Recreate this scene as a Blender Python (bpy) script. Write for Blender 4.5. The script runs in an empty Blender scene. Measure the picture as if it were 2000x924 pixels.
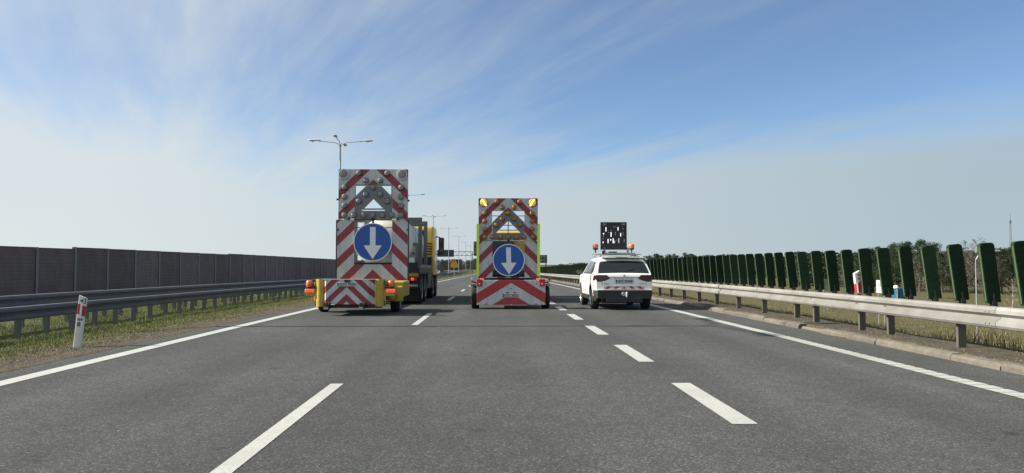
import bpy, bmesh, math, random
import numpy as np
from mathutils import Vector, Matrix
from mathutils.geometry import tessellate_polygon

rnd = random.Random(7)
scene = bpy.context.scene
COL = scene.collection
R = math.radians
PI = math.pi

# ------------------------------------------------------------------ camera, sky, sun, exposure
cam_d = bpy.data.cameras.new('camera')
cam_d.sensor_width = 36.0
cam_d.lens = 25.92
cam_d.clip_start = 0.1
cam_d.clip_end = 6000
cam = bpy.data.objects.new('camera', cam_d)
COL.objects.link(cam)
cam.location = (0, 0, 1.31)
cam.rotation_euler = (R(90 + 2.108), 0, R(-1.472))
scene.camera = cam

SUN_EL, SUN_AZ_AHEAD = 32.5, 0.7        # sun stands to the left of the road, a hair ahead of square
_sv = Vector((math.cos(R(SUN_EL)) * math.cos(R(SUN_AZ_AHEAD)), -math.cos(R(SUN_EL)) * math.sin(R(SUN_AZ_AHEAD)), -math.sin(R(SUN_EL))))
world = bpy.data.worlds.new('World')
scene.world = world
world.use_nodes = True
wn, wl = world.node_tree.nodes, world.node_tree.links
wn.clear()
w_out = wn.new('ShaderNodeOutputWorld')
w_bg = wn.new('ShaderNodeBackground')
w_bg.inputs['Strength'].default_value = 0.073
wl.new(w_bg.outputs[0], w_out.inputs['Surface'])
sky = wn.new('ShaderNodeTexSky')
sky.sky_type = 'NISHITA'
sky.sun_disc = False
sky.sun_elevation = R(SUN_EL)
sky.sun_rotation = R(-90 + SUN_AZ_AHEAD)
sky.air_density = 1.0
sky.dust_density = 0.25
sky.ozone_density = 4.0
sky.altitude = 1200


def wmath(op, a, b=None, c=None, clamp=False):
    n = wn.new('ShaderNodeMath')
    n.operation = op
    n.use_clamp = clamp
    for i, v in enumerate((a, b, c)):
        if v is None:
            continue
        if isinstance(v, (int, float)):
            n.inputs[i].default_value = v
        else:
            wl.new(v, n.inputs[i])
    return n.outputs[0]


def wsmooth(v, a, b):
    n = wn.new('ShaderNodeMapRange')
    n.interpolation_type = 'SMOOTHSTEP'
    wl.new(v, n.inputs['Value'])
    n.inputs['From Min'].default_value = a
    n.inputs['From Max'].default_value = b
    return n.outputs[0]


# thin high cloud: a sheet far overhead, streaked along one wind direction
w_tc = wn.new('ShaderNodeTexCoord')
w_sep = wn.new('ShaderNodeSeparateXYZ')
wl.new(w_tc.outputs['Generated'], w_sep.inputs[0])
dx, dy, dz = w_sep.outputs
hz = wmath('ADD', wmath('MAXIMUM', dz, 0.0), 0.035)
px_, py_ = wmath('DIVIDE', dx, hz), wmath('DIVIDE', dy, hz)
wu = wmath('ADD', wmath('MULTIPLY', px_, -0.42), wmath('MULTIPLY', py_, 0.91))
wv = wmath('ADD', wmath('MULTIPLY', px_, 0.91), wmath('MULTIPLY', py_, 0.42))


def wnoise(su, sv, ou, ov, detail, rough, dist=0.0):
    cb = wn.new('ShaderNodeCombineXYZ')
    wl.new(wmath('MULTIPLY_ADD', wu, su, ou), cb.inputs[0])
    wl.new(wmath('MULTIPLY_ADD', wv, sv, ov), cb.inputs[1])
    n = wn.new('ShaderNodeTexNoise')
    n.inputs['Scale'].default_value = 1.0
    n.inputs['Detail'].default_value = detail
    n.inputs['Roughness'].default_value = rough
    n.inputs['Distortion'].default_value = dist
    wl.new(cb.outputs[0], n.inputs['Vector'])
    return n.outputs['Fac']


n_big = wnoise(0.16, 0.34, 3.1, 8.2, 3, 0.5, 0.6)
n_str = wnoise(0.28, 1.5, 1.7, 4.4, 7, 0.58, 0.5)
n_fin = wnoise(0.9, 4.6, 5.7, 2.4, 6, 0.6, 0.3)
gap = wmath('ABSOLUTE', wmath('SUBTRACT', wv, 2.7))         # a clear lane between two sheets of cirrus
edge = wmath('MULTIPLY_ADD', gap, 0.23, -0.34)
dens = wmath('ADD', edge, wmath('MULTIPLY_ADD', n_big, 1.0, -0.30))
dens = wmath('ADD', dens, wmath('MULTIPLY_ADD', n_str, 1.05, -0.525))
dens = wmath('ADD', dens, wmath('MULTIPLY_ADD', n_fin, 0.42, -0.21))
veil = wmath('MULTIPLY', wmath('SUBTRACT', 1.0, wsmooth(dz, 0.0, 0.24)), 1.05)      # haze of thin cloud thickening to the horizon
dens = wmath('ADD', dens, veil)
cl = wsmooth(dens, -0.10, 0.98)
cl = wmath('MULTIPLY_ADD', cl, 0.90, 0.04)
w_mix = wn.new('ShaderNodeMix')
w_mix.data_type = 'RGBA'
wl.new(cl, w_mix.inputs[0])
wl.new(sky.outputs[0], w_mix.inputs[6])
# cirrus is brighter towards the sun, which stands off to the left
sdot = wmath('ADD', wmath('ADD', wmath('MULTIPLY', dx, -_sv.x), wmath('MULTIPLY', dy, -_sv.y)), wmath('MULTIPLY', dz, -_sv.z))
glow = wmath('MINIMUM', wmath('MAXIMUM', wmath('MULTIPLY_ADD', sdot, 1.266, 0.519), 0.0), 1.1)
w_cc = wn.new('ShaderNodeMix')
w_cc.data_type = 'RGBA'
w_cc.clamp_factor = False
wl.new(glow, w_cc.inputs[0])
w_cc.inputs[6].default_value = (2.95, 3.62, 4.02, 1)
w_cc.inputs[7].default_value = (4.85, 5.28, 5.42, 1)
wl.new(w_cc.outputs[2], w_mix.inputs[7])
wl.new(w_mix.outputs[2], w_bg.inputs['Color'])

sun_d = bpy.data.lights.new('sun', 'SUN')
sun_d.energy = 5.0
sun_d.angle = R(0.55)
sun_d.color = (1.0, 0.94, 0.84)
sun = bpy.data.objects.new('sun', sun_d)
COL.objects.link(sun)
sun.rotation_euler = _sv.to_track_quat('-Z', 'Y').to_euler()
sun.location = (-40, 20, 40)

scene.view_settings.view_transform = 'Standard'
scene.view_settings.look = 'None'
scene.view_settings.exposure = 0.95
scene.view_settings.gamma = 1.0

# ------------------------------------------------------------------ materials


def new_mat(name):
    m = bpy.data.materials.new(name)
    m.use_nodes = True
    nt = m.node_tree
    return m, nt.nodes, nt.links, nt.nodes['Principled BSDF']


def nmath(N, L, op, a, b=None, clamp=False):
    n = N.new('ShaderNodeMath')
    n.operation = op
    n.use_clamp = clamp
    for i, v in enumerate((a, b)):
        if v is None:
            continue
        if isinstance(v, (int, float)):
            n.inputs[i].default_value = v
        else:
            L.new(v, n.inputs[i])
    return n.outputs[0]


def nnoise(N, L, vec, scale, detail=3, rough=0.55):
    n = N.new('ShaderNodeTexNoise')
    n.inputs['Scale'].default_value = scale
    n.inputs['Detail'].default_value = detail
    n.inputs['Roughness'].default_value = rough
    if vec is not None:
        L.new(vec, n.inputs['Vector'])
    return n.outputs['Fac']


def nramp(N, L, fac, stops):
    r = N.new('ShaderNodeValToRGB')
    e = r.color_ramp.elements
    while len(e) > 1:
        e.remove(e[-1])
    e[0].position, e[0].color = stops[0][0], (*stops[0][1], 1)
    for p, c in stops[1:]:
        k = e.new(p)
        k.color = (*c, 1)
    L.new(fac, r.inputs[0])
    return r.outputs[0]


def nmix(N, L, fac, a, b, blend='MIX'):
    n = N.new('ShaderNodeMix')
    n.data_type = 'RGBA'
    n.blend_type = blend
    for idx, v in ((0, fac), (6, a), (7, b)):
        if isinstance(v, (int, float)):
            n.inputs[idx].default_value = v
        elif isinstance(v, tuple):
            n.inputs[idx].default_value = (*v, 1)
        else:
            L.new(v, n.inputs[idx])
    return n.outputs[2]


def nbump(N, L, h, strength, dist, b):
    n = N.new('ShaderNodeBump')
    n.inputs['Strength'].default_value = strength
    n.inputs['Distance'].default_value = dist
    L.new(h, n.inputs['Height'])
    L.new(n.outputs[0], b.inputs['Normal'])


def paint(name, col, rough=0.5, metal=0.0, var=0.18, scale=3.0, dirt=None, dirt_amt=0.0, bump=0.0, coat=0.0, fine=40.0, spec=None, rand=0.0):
    """plain surface with grain, blotches and optional dirt"""
    m, N, L, b = new_mat(name)
    tc = N.new('ShaderNodeTexCoord').outputs['Object']
    n1 = nnoise(N, L, tc, scale, 5, 0.6)
    n2 = nnoise(N, L, tc, fine, 3, 0.6)
    lo = tuple(c * (1 - var) for c in col)
    hi = tuple(min(1, c * (1 + var)) for c in col)
    c = nramp(N, L, n1, [(0.3, lo), (0.7, hi)])
    c = nmix(N, L, 0.25, c, nramp(N, L, n2, [(0.3, lo), (0.7, hi)]))
    if dirt:
        d = nmath(N, L, 'MULTIPLY', nramp(N, L, nnoise(N, L, tc, scale * 1.7, 8, 0.7), [(0.42, (0, 0, 0)), (0.75, (1, 1, 1))]), dirt_amt)
        c = nmix(N, L, d, c, dirt)
    if rand:
        oi = N.new('ShaderNodeObjectInfo').outputs['Random']
        c = nmix(N, L, 1.0, c, nramp(N, L, oi, [(0, (1 - rand, 1 - rand * 1.1, 1 - rand * 1.2)), (1, (1 + rand,) * 3)]), 'MULTIPLY')
    L.new(c, b.inputs['Base Color'])
    b.inputs['Metallic'].default_value = metal
    r = nramp(N, L, n1, [(0.3, (max(0, rough - .08),) * 3), (0.7, (min(1, rough + .1),) * 3)])
    L.new(r, b.inputs['Roughness'])
    if coat:
        b.inputs['Coat Weight'].default_value = coat
        b.inputs['Coat Roughness'].default_value = 0.06
    if spec is not None:
        b.inputs['Specular IOR Level'].default_value = spec
    if bump:
        nbump(N, L, n2, bump, 0.01, b)
    return m


def emit(name, col, strength, base=None):
    m, N, L, b = new_mat(name)
    b.inputs['Base Color'].default_value = (*(base or col), 1)
    b.inputs['Emission Color'].default_value = (*col, 1)
    b.inputs['Emission Strength'].default_value = strength
    b.inputs['Roughness'].default_value = 0.4
    return m


def chevron(name, z_red, period, frac, slope, red, white, xc=0.0):
    """red and white chevrons pointing up, printed on sheeting: red where v in [z_red - frac*period, z_red]"""
    m, N, L, b = new_mat(name)
    tc = N.new('ShaderNodeTexCoord').outputs['Object']
    s = N.new('ShaderNodeSeparateXYZ')
    L.new(tc, s.inputs[0])
    ax = nmath(N, L, 'MULTIPLY', nmath(N, L, 'ABSOLUTE', nmath(N, L, 'SUBTRACT', s.outputs[0], xc)), slope)
    v = nmath(N, L, 'ADD', ax, s.outputs[2])
    t = nmath(N, L, 'DIVIDE', nmath(N, L, 'SUBTRACT', z_red, v), period)
    t = nmath(N, L, 'FRACT', t)
    f = nmath(N, L, 'LESS_THAN', t, frac)
    n1 = nnoise(N, L, tc, 2.2, 8, 0.68)
    n2 = nnoise(N, L, tc, 55, 3, 0.6)
    rc = nramp(N, L, n1, [(0.3, tuple(c * .8 for c in red)), (0.7, tuple(c * 1.15 for c in red))])
    wc = nramp(N, L, n1, [(0.3, tuple(c * .82 for c in white)), (0.65, white)])
    c = nmix(N, L, f, wc, rc)
    c = nmix(N, L, 0.07, c, nramp(N, L, n2, [(0.35, (.10, .10, .10)), (0.65, (.62, .62, .62))]))
    mg = N.new('ShaderNodeMapping')
    mg.inputs['Scale'].default_value = (9, 9, .9)
    L.new(tc, mg.inputs['Vector'])
    g = nramp(N, L, nnoise(N, L, mg.outputs[0], 1.3, 6, .65), [(.32, (.74, .73, .70)), (.62, (1, 1, 1))])
    c = nmix(N, L, .8, c, g, 'MULTIPLY')
    L.new(c, b.inputs['Base Color'])
    b.inputs['Roughness'].default_value = 0.42
    return m


M = {}
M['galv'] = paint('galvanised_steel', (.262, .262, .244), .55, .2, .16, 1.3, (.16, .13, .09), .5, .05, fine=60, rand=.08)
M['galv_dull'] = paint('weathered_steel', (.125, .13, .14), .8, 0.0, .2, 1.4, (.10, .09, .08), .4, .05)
M['post_steel'] = paint('rail_post_steel', (.10, .09, .08), .7, .1, .2, 4, (.12, .09, .06), .5, .05)
M['lamp_steel'] = paint('lamp_steel', (.30, .31, .32), .5, .5, .1, 1)
M['lamp_head'] = paint('lamp_head', (.52, .53, .54), .45, .1, .1, 3)
M['lamp_glass'] = paint('lamp_glass', (.55, .57, .58), .2, 0, .1, 3)
M['dark_metal'] = paint('dark_metal', (.025, .027, .03), .55, .2, .25, 4, (.08, .075, .065), .3)
M['rubber'] = paint('rubber', (.022, .022, .023), .85, 0, .25, 6, (.09, .085, .075), .35, .2, spec=.25)
M['black_plastic'] = paint('black_plastic', (.022, .023, .025), .6, 0, .2, 8, (.08, .075, .07), .25)
M['rim'] = paint('rim_alloy', (.42, .43, .44), .35, .6, .1, 6, (.1, .09, .08), .3)
M['yellow'] = paint('machine_yellow', (.46, .32, .04), .45, 0, .12, 4, (.22, .17, .08), .5, .03)
M['cab_yellow'] = paint('cab_yellow', (.58, .37, .02), .3, 0, .08, 2, (.3, .22, .1), .25, coat=.4)
M['fluor'] = paint('fluorescent_yellow', (.62, .85, .06), .5, 0, .06, 3)
M['grey_plate'] = paint('arrow_plate_grey', (.17, .19, .20), .5, 0, .12, 3, (.1, .1, .1), .2)
M['frame_grey'] = paint('frame_grey', (.14, .155, .16), .5, .2, .12, 3, (.12, .11, .1), .3)
M['tank'] = paint('tank_cream', (.68, .64, .54), .4, .1, .08, 1.5, (.35, .3, .22), .4)
M['blue'] = paint('sign_blue', (.012, .085, .36), .4, 0, .1, 3)
M['white'] = paint('sign_white', (.74, .76, .76), .45, 0, .06, 4, (.45, .44, .4), .25)
M['sheet_red'] = paint('sheet_red', (.42, .022, .03), .45, 0, .12, 5)
M['black'] = paint('black_print', (.012, .012, .014), .5, 0, .1, 5)
M['lens_grey'] = paint('lens_unlit', (.20, .212, .215), .6, 0, .12, 14, (.2, .2, .2), .3)
M['lens_rim'] = paint('lens_rim', (.62, .64, .64), .35, 0, .1, 10)
M['lens_amber'] = paint('lens_amber', (.34, .14, .03), .5, 0, .25, 14)
M['lamp_lit'] = emit('lamp_lit', (1.0, .42, .03), .20, (.8, .4, .03))
M['lamp_core'] = emit('lamp_core', (1.0, .74, .18), 1.1, (.9, .7, .2))
M['orange'] = paint('beacon_orange', (.72, .17, .035), .3, 0, .1, 8, coat=.3)
M['tail_on'] = emit('tail_lamp_on', (1.0, .06, .03), .4, (.6, .03, .02))
M['tail_hot'] = emit('tail_lamp_hot', (1.0, .24, .12), .22, (.9, .2, .1))
M['tail_dark'] = paint('tail_lamp_dark', (.045, .007, .013), .2, 0, .15, 9, coat=.6)
M['car_white'] = paint('car_white', (.80, .80, .76), .3, 0, .03, 2, (.6, .58, .52), .15, coat=.5)
M['glass'] = paint('tinted_glass', (.012, .015, .018), .08, 0, .15, 3)
M['glass_side'] = paint('side_glass', (.07, .08, .09), .1, 0, .25, 2.5)
M['mirror_glass'] = paint('mirror_glass', (.12, .13, .12), .15, .4, .4, 6)
M['led_black'] = paint('led_panel_black', (.016, .018, .022), .55, 0, .2, 12)
M['led_on'] = emit('led_on', (.95, .97, 1.0), .42)
M['led_dim'] = emit('led_dim', (.55, .58, .6), .10, (.2, .2, .22))
M['led_faint'] = emit('led_faint', (.4, .42, .45), .06, (.08, .085, .09))
M['plate_grey'] = paint('plate_shaded', (.46, .49, .52), .5, 0, .06, 9)
M['plate_blue'] = paint('plate_blue', (.02, .06, .2), .5, 0, .06, 9)
M['hedge'] = paint('screen_green', (.012, .027, .014), .9, 0, .35, 14, (.03, .055, .022), .5, .25, fine=120, spec=.1, rand=.13)
M['hedge_sunlit'] = paint('screen_sunlit_green', (.05, .08, .035), .8, 0, .2, 14)  # lighter screen green with sunlight put into the colour
M['kerb'] = paint('kerb_concrete', (.135, .122, .098), .9, 0, .2, 2.2, (.055, .045, .033), .75, .4, fine=90, rand=.14)
M['wall_panel'] = paint('barrier_panel', (.185, .140, .118), .85, 0, .2, .55, (.07, .06, .05), .6, .25, fine=25, rand=.16)
M['wall_post'] = paint('barrier_post', (.26, .245, .235), .7, .1, .15, 1.5, (.1, .09, .08), .4)
M['post_white'] = paint('delineator_white', (.70, .69, .63), .55, 0, .08, 6, (.38, .35, .27), .45)
M['bark_dark'] = paint('bark_brown', (.09, .068, .05), .9, 0, .3, 4)
M['bark_birch'] = paint('bark_birch', (.52, .50, .45), .8, 0, .2, 3, (.06, .05, .05), .5)
M['twig'] = paint('twig_greyish', (.135, .112, .096), .9, 0, .25, .4)
M['twig_birch'] = paint('twig_birch', (.26, .20, .16), .9, 0, .25, .4)
M['pine'] = paint('pine_needles', (.028, .046, .022), .85, 0, .45, .5, spec=.2)
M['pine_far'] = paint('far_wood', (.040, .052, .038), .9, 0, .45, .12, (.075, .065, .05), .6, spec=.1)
M['warn_orange'] = paint('warning_yellow', (.68, .33, .02), .5, 0, .08, 3)
M['gantry'] = paint('gantry_steel', (.14, .15, .16), .5, .3, .1, .5)
M['sign_back'] = paint('sign_dark_blue', (.028, .042, .062), .5, 0, .12, .6)
M['pale_green'] = paint('pale_green_boards', (.20, .25, .17), .7, 0, .15, 1)
M['toy_blue'] = paint('toy_blue', (.015, .09, .19), .5, 0, .15, 1)
M['toy_yellow'] = paint('toy_yellow', (.72, .55, .05), .5, 0, .1, 1)
M['roof'] = paint('roof_tiles', (.30, .26, .24), .8, 0, .15, 1)
M['plaster'] = paint('plaster_white', (.62, .60, .55), .8, 0, .08, 1)


def asphalt_mat(name, base, seed, wear=1.0):
    m, N, L, b = new_mat(name)
    geo = N.new('ShaderNodeNewGeometry').outputs['Position']
    mp = N.new('ShaderNodeMapping')
    L.new(geo, mp.inputs['Vector'])
    mp.inputs['Location'].default_value = (seed, seed * 2, 0)
    vec = mp.outputs[0]
    ms = N.new('ShaderNodeMapping')
    ms.inputs['Scale'].default_value = (1.0, 0.045, 1.0)
    L.new(vec, ms.inputs['Vector'])
    streak = nnoise(N, L, ms.outputs[0], 1.1, 4, 0.6)
    big = nnoise(N, L, vec, 0.32, 5, 0.6)
    mid = nnoise(N, L, vec, 3.2, 6, 0.65)
    vo = N.new('ShaderNodeTexVoronoi')
    vo.inputs['Scale'].default_value = 105
    L.new(vec, vo.inputs['Vector'])
    sp = N.new('ShaderNodeSeparateColor')
    L.new(vo.outputs['Color'], sp.inputs[0])
    grain = sp.outputs[0]
    vo2 = N.new('ShaderNodeTexVoronoi')
    vo2.inputs['Scale'].default_value = 48
    L.new(vec, vo2.inputs['Vector'])
    sp2 = N.new('ShaderNodeSeparateColor')
    L.new(vo2.outputs['Color'], sp2.inputs[0])
    c = nramp(N, L, grain, [(0.0, tuple(x * .55 for x in base)), (0.45, tuple(x * .88 for x in base)), (0.8, tuple(x * 1.2 for x in base)), (0.94, tuple(x * 1.7 for x in base)), (1.0, tuple(min(.5, x * 2.8) for x in base))])
    g2 = nramp(N, L, sp2.outputs[1], [(0.0, (.72,) * 3), (0.6, (1.0,) * 3), (1.0, (1.35,) * 3)])
    c = nmix(N, L, 0.75, c, g2, 'MULTIPLY')
    var = nramp(N, L, big, [(0.3, (.80,) * 3), (0.7, (1.15,) * 3)])
    c = nmix(N, L, 1.0, c, var, 'MULTIPLY')
    var = nramp(N, L, streak, [(0.3, (1 - .20 * wear,) * 3), (0.7, (1 + .15 * wear,) * 3)])
    c = nmix(N, L, 1.0, c, var, 'MULTIPLY')
    var = nramp(N, L, mid, [(0.3, (.86, .86, .87)), (0.7, (1.1, 1.1, 1.08))])
    c = nmix(N, L, 1.0, c, var, 'MULTIPLY')
    sx_ = N.new('ShaderNodeSeparateXYZ')                 # paler polished wheel tracks, two to a lane
    L.new(geo, sx_.inputs[0])
    xx = nmath(N, L, 'ADD', sx_.outputs[0], nmath(N, L, 'MULTIPLY', big, .5))
    tr_ = nmath(N, L, 'COSINE', nmath(N, L, 'MULTIPLY', nmath(N, L, 'SUBTRACT', xx, 1.3), 2 * PI / 1.825))
    tr_ = nmath(N, L, 'MULTIPLY', tr_, nmath(N, L, 'MULTIPLY', streak, .16 * wear))
    c = nmix(N, L, 1.0, c, nramp(N, L, nmath(N, L, 'ADD', tr_, .5), [(.4, (.91,) * 3), (.6, (1.09, 1.09, 1.085))]), 'MULTIPLY')
    vo3 = N.new('ShaderNodeTexVoronoi')                  # sparse oil drips and tar spots
    vo3.inputs['Scale'].default_value = 1.1
    L.new(nmix(N, L, .12, vec, nnoise(N, L, vec, 6, 3)), vo3.inputs['Vector'])
    drip = nramp(N, L, vo3.outputs['Distance'], [(.045, (.45,) * 3), (.09, (1.0,) * 3)])
    c = nmix(N, L, .8, c, drip, 'MULTIPLY')
    L.new(c, b.inputs['Base Color'])
    b.inputs['Roughness'].default_value = 0.95
    b.inputs['Specular IOR Level'].default_value = 0.12
    b.inputs['Sheen Weight'].default_value = 0.05      # dust on the stones scatters at a grazing view
    b.inputs['Sheen Roughness'].default_value = 0.45
    nbump(N, L, vo.outputs['Distance'], 0.55, 0.006, b)
    return m


M['asphalt'] = asphalt_mat('asphalt', (.058, .060, .0565), 3.0)
M['asphalt_far'] = asphalt_mat('asphalt_opposite', (.09, .09, .09), 13.0)


def line_mat():
    m, N, L, b = new_mat('road_paint')
    geo = N.new('ShaderNodeNewGeometry').outputs['Position']
    n1 = nnoise(N, L, geo, 1.6, 6, 0.65)
    n2 = nnoise(N, L, geo, 45, 4, 0.7)
    c = nramp(N, L, n1, [(0.3, (.34, .34, .315)), (0.65, (.45, .45, .42))])
    wear = nramp(N, L, nmath(N, L, 'ADD', n2, nmath(N, L, 'MULTIPLY', nmath(N, L, 'SUBTRACT', n1, .5), .35)), [(0.54, (0, 0, 0)), (0.70, (1, 1, 1))])
    c = nmix(N, L, nmath(N, L, 'MULTIPLY', wear, .75), c, (.12, .12, .115))
    L.new(c, b.inputs['Base Color'])
    b.inputs['Roughness'].default_value = .7
    nbump(N, L, n2, .3, .004, b)
    return m


M['line'] = line_mat()


def ground_mat():
    m, N, L, b = new_mat('ground_soil_and_turf')
    geo = N.new('ShaderNodeNewGeometry').outputs['Position']
    s = N.new('ShaderNodeSeparateXYZ')
    L.new(geo, s.inputs[0])
    n1 = nnoise(N, L, geo, .45, 6, .6)
    n2 = nnoise(N, L, geo, 5.0, 6, .65)
    n3 = nnoise(N, L, geo, 38, 4, .7)
    nf = nnoise(N, L, geo, .05, 5, .6)
    n4 = nnoise(N, L, geo, 1.1, 5, .7)
    mix = nmath(N, L, 'ADD', nmath(N, L, 'MULTIPLY', n2, .4), nmath(N, L, 'ADD', nmath(N, L, 'MULTIPLY', n3, .25), nmath(N, L, 'MULTIPLY', n4, .35)))
    soil = nramp(N, L, mix, [(.3, (.040, .035, .027)), (.5, (.080, .070, .053)), (.7, (.135, .12, .09))])
    turf = nramp(N, L, mix, [(.3, (.036, .042, .017)), (.5, (.068, .074, .032)), (.7, (.115, .11, .052))])
    dry = nramp(N, L, mix, [(.3, (.050, .046, .023)), (.5, (.090, .080, .041)), (.7, (.15, .13, .072))])
    fturf = nramp(N, L, mix, [(.3, (.05, .05, .02)), (.5, (.085, .08, .034)), (.7, (.14, .125, .06))])
    field = nmix(N, L, nramp(N, L, nf, [(.35, (0,) * 3), (.65, (1,) * 3)]), dry, fturf)
    # soil shows beside both edges of the carriageway, turf on the median, dry grass on the field
    x = nmath(N, L, 'ADD', s.outputs[0], nmath(N, L, 'MULTIPLY', nmath(N, L, 'SUBTRACT', n1, .5), 1.6))
    f_left = N.new('ShaderNodeMapRange')
    L.new(x, f_left.inputs['Value'])
    f_left.inputs['From Min'].default_value = -7.6
    f_left.inputs['From Max'].default_value = -6.6
    c = nmix(N, L, f_left.outputs[0], turf, soil)
    f_r = N.new('ShaderNodeMapRange')
    L.new(x, f_r.inputs['Value'])
    f_r.inputs['From Min'].default_value = 7.2
    f_r.inputs['From Max'].default_value = 9.0
    c = nmix(N, L, f_r.outputs[0], c, field)
    L.new(c, b.inputs['Base Color'])
    b.inputs['Roughness'].default_value = .95
    b.inputs['Specular IOR Level'].default_value = .1
    nbump(N, L, mix, .8, .05, b)
    return m


M['ground'] = ground_mat()


def blade_mat(name, lo, hi):
    m, N, L, b = new_mat(name)
    geo = N.new('ShaderNodeNewGeometry').outputs['Position']
    n = nnoise(N, L, geo, 9, 4, .7)
    c = nramp(N, L, n, [(.3, lo), (.7, hi)])
    L.new(c, b.inputs['Base Color'])
    b.inputs['Roughness'].default_value = .8
    b.inputs['Specular IOR Level'].default_value = .2
    return m


M['g_green'] = blade_mat('blade_green', (.068, .108, .02), (.165, .22, .05))
M['g_olive'] = blade_mat('blade_olive', (.10, .11, .032), (.19, .19, .07))
M['g_straw'] = blade_mat('blade_straw', (.20, .165, .085), (.36, .30, .17))
M['g_brown'] = blade_mat('blade_brown', (.075, .052, .03), (.15, .11, .065))

# ------------------------------------------------------------------ mesh helpers


class MB:
    """collects vertices and faces of one piece, then links it as one mesh object"""

    def __init__(s):
        s.v, s.f = [], []

    def add(s, vs, fs):
        o = len(s.v)
        s.v += [tuple(p) for p in vs]
        s.f += [tuple(i + o for i in f) for f in fs]
        return s

    def box(s, x0, x1, y0, y1, z0, z1):
        vs = [(x0, y0, z0), (x1, y0, z0), (x1, y1, z0), (x0, y1, z0), (x0, y0, z1), (x1, y0, z1), (x1, y1, z1), (x0, y1, z1)]
        return s.add(vs, [(0, 3, 2, 1), (4, 5, 6, 7), (0, 1, 5, 4), (1, 2, 6, 5), (2, 3, 7, 6), (3, 0, 4, 7)])

    def poly(s, pts, y0, y1, holes=()):
        """flat polygon in x,z (with holes) given a thickness from y0 (front) to y1"""
        loops = [[Vector((p[0], p[1], 0)) for p in pts]] + [[Vector((p[0], p[1], 0)) for p in h] for h in holes]
        tris = tessellate_polygon(loops)
        flat = [p for lp in loops for p in lp]
        n = len(flat)
        vs = [(p.x, y0, p.y) for p in flat] + [(p.x, y1, p.y) for p in flat]
        fs = []
        for t in tris:
            a, b_, c = (flat[i] for i in t)
            cr = (b_ - a).cross(c - a).z
            t = t if cr > 0 else (t[0], t[2], t[1])
            fs.append(t)
            fs.append((t[2] + n, t[1] + n, t[0] + n))
        o = 0
        for k, lp in enumerate(loops):
            m = len(lp)
            area = sum(lp[i].x * lp[(i + 1) % m].y - lp[(i + 1) % m].x * lp[i].y for i in range(m))
            out = (area > 0) == (k == 0)
            for i in range(m):
                a, b_ = o + i, o + (i + 1) % m
                fs.append((a, a + n, b_ + n, b_) if out else (a, b_, b_ + n, a + n))
            o += m
        return s.add(vs, fs)

    def extrude_y(s, pts, y0, y1, close=True):
        return s.poly(pts, y0, y1)

    def sweep(s, prof, a, b, close=False):
        """profile of (x,z) points swept along y from a to b as an open sheet"""
        n = len(prof)
        vs = [(p[0], a, p[1]) for p in prof] + [(p[0], b, p[1]) for p in prof]
        fs = [(i, i + 1, n + i + 1, n + i) for i in range(n - 1)]
        if close:
            fs.append((n - 1, 0, n, 2 * n - 1))
        return s.add(vs, fs)

    def tube(s, path, rad, n=8, cap=True):
        path = [Vector(p) for p in path]
        rads = rad if isinstance(rad, (list, tuple)) else [rad] * len(path)
        vs, fs = [], []
        up = None
        for i, p in enumerate(path):
            d = (path[min(i + 1, len(path) - 1)] - path[max(i - 1, 0)]).normalized()
            if up is None:
                up = Vector((0, 0, 1)) if abs(d.z) < .9 else Vector((1, 0, 0))
            x = d.cross(up).normalized()
            up = x.cross(d).normalized()
            for k in range(n):
                a = 2 * PI * k / n
                vs.append(p + (x * math.cos(a) + up * math.sin(a)) * rads[i])
        for i in range(len(path) - 1):
            for k in range(n):
                k2 = (k + 1) % n
                fs.append((i * n + k, i * n + k2, (i + 1) * n + k2, (i + 1) * n + k))
        if cap:
            fs.append(tuple(range(n))[::-1])
            fs.append(tuple((len(path) - 1) * n + k for k in range(n)))
        return s.add(vs, fs)

    def lathe(s, prof, axis='y', n=20, o=(0, 0, 0), cap=True):
        """prof: list of (radius, along); spun about an axis through o"""
        vs, fs = [], []
        for r, t in prof:
            for k in range(n):
                a = 2 * PI * k / n
                c, d = r * math.cos(a), r * math.sin(a)
                p = {'x': (t, c, d), 'y': (c, t, d), 'z': (c, d, t)}[axis]
                vs.append((p[0] + o[0], p[1] + o[1], p[2] + o[2]))
        for i in range(len(prof) - 1):
            for k in range(n):
                k2 = (k + 1) % n
                fs.append((i * n + k, i * n + k2, (i + 1) * n + k2, (i + 1) * n + k))
        if cap:
            fs.append(tuple(range(n))[::-1])
            fs.append(tuple((len(prof) - 1) * n + k for k in range(n)))
        return s.add(vs, fs)

    def mesh(s, name, mat, smooth=None):
        me = bpy.data.meshes.new(name)
        me.from_pydata(s.v, [], s.f)
        me.materials.append(M[mat] if isinstance(mat, str) else mat)
        bm = bmesh.new()
        bm.from_mesh(me)
        bmesh.ops.recalc_face_normals(bm, faces=bm.faces)
        bm.to_mesh(me)
        bm.free()
        if smooth is not None:
            me.polygons.foreach_set('use_smooth', [True] * len(me.polygons))
            me.set_sharp_from_angle(angle=R(smooth))
        me.update()
        return me

    def build(s, name, mat, parent=None, loc=(0, 0, 0), rot=(0, 0, 0), smooth=None, bevel=0):
        return link(name, s.mesh(name, mat, smooth), parent, loc, rot, bevel)


def link(name, me, parent=None, loc=(0, 0, 0), rot=(0, 0, 0), bevel=0):
    o = bpy.data.objects.new(name, me)
    COL.objects.link(o)
    o.parent = parent
    o.location = loc
    o.rotation_euler = rot
    if bevel:
        b = o.modifiers.new('bevel', 'BEVEL')
        b.width = bevel
        b.segments = 2
        b.limit_method = 'ANGLE'
        b.angle_limit = R(40)
    return o


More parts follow.
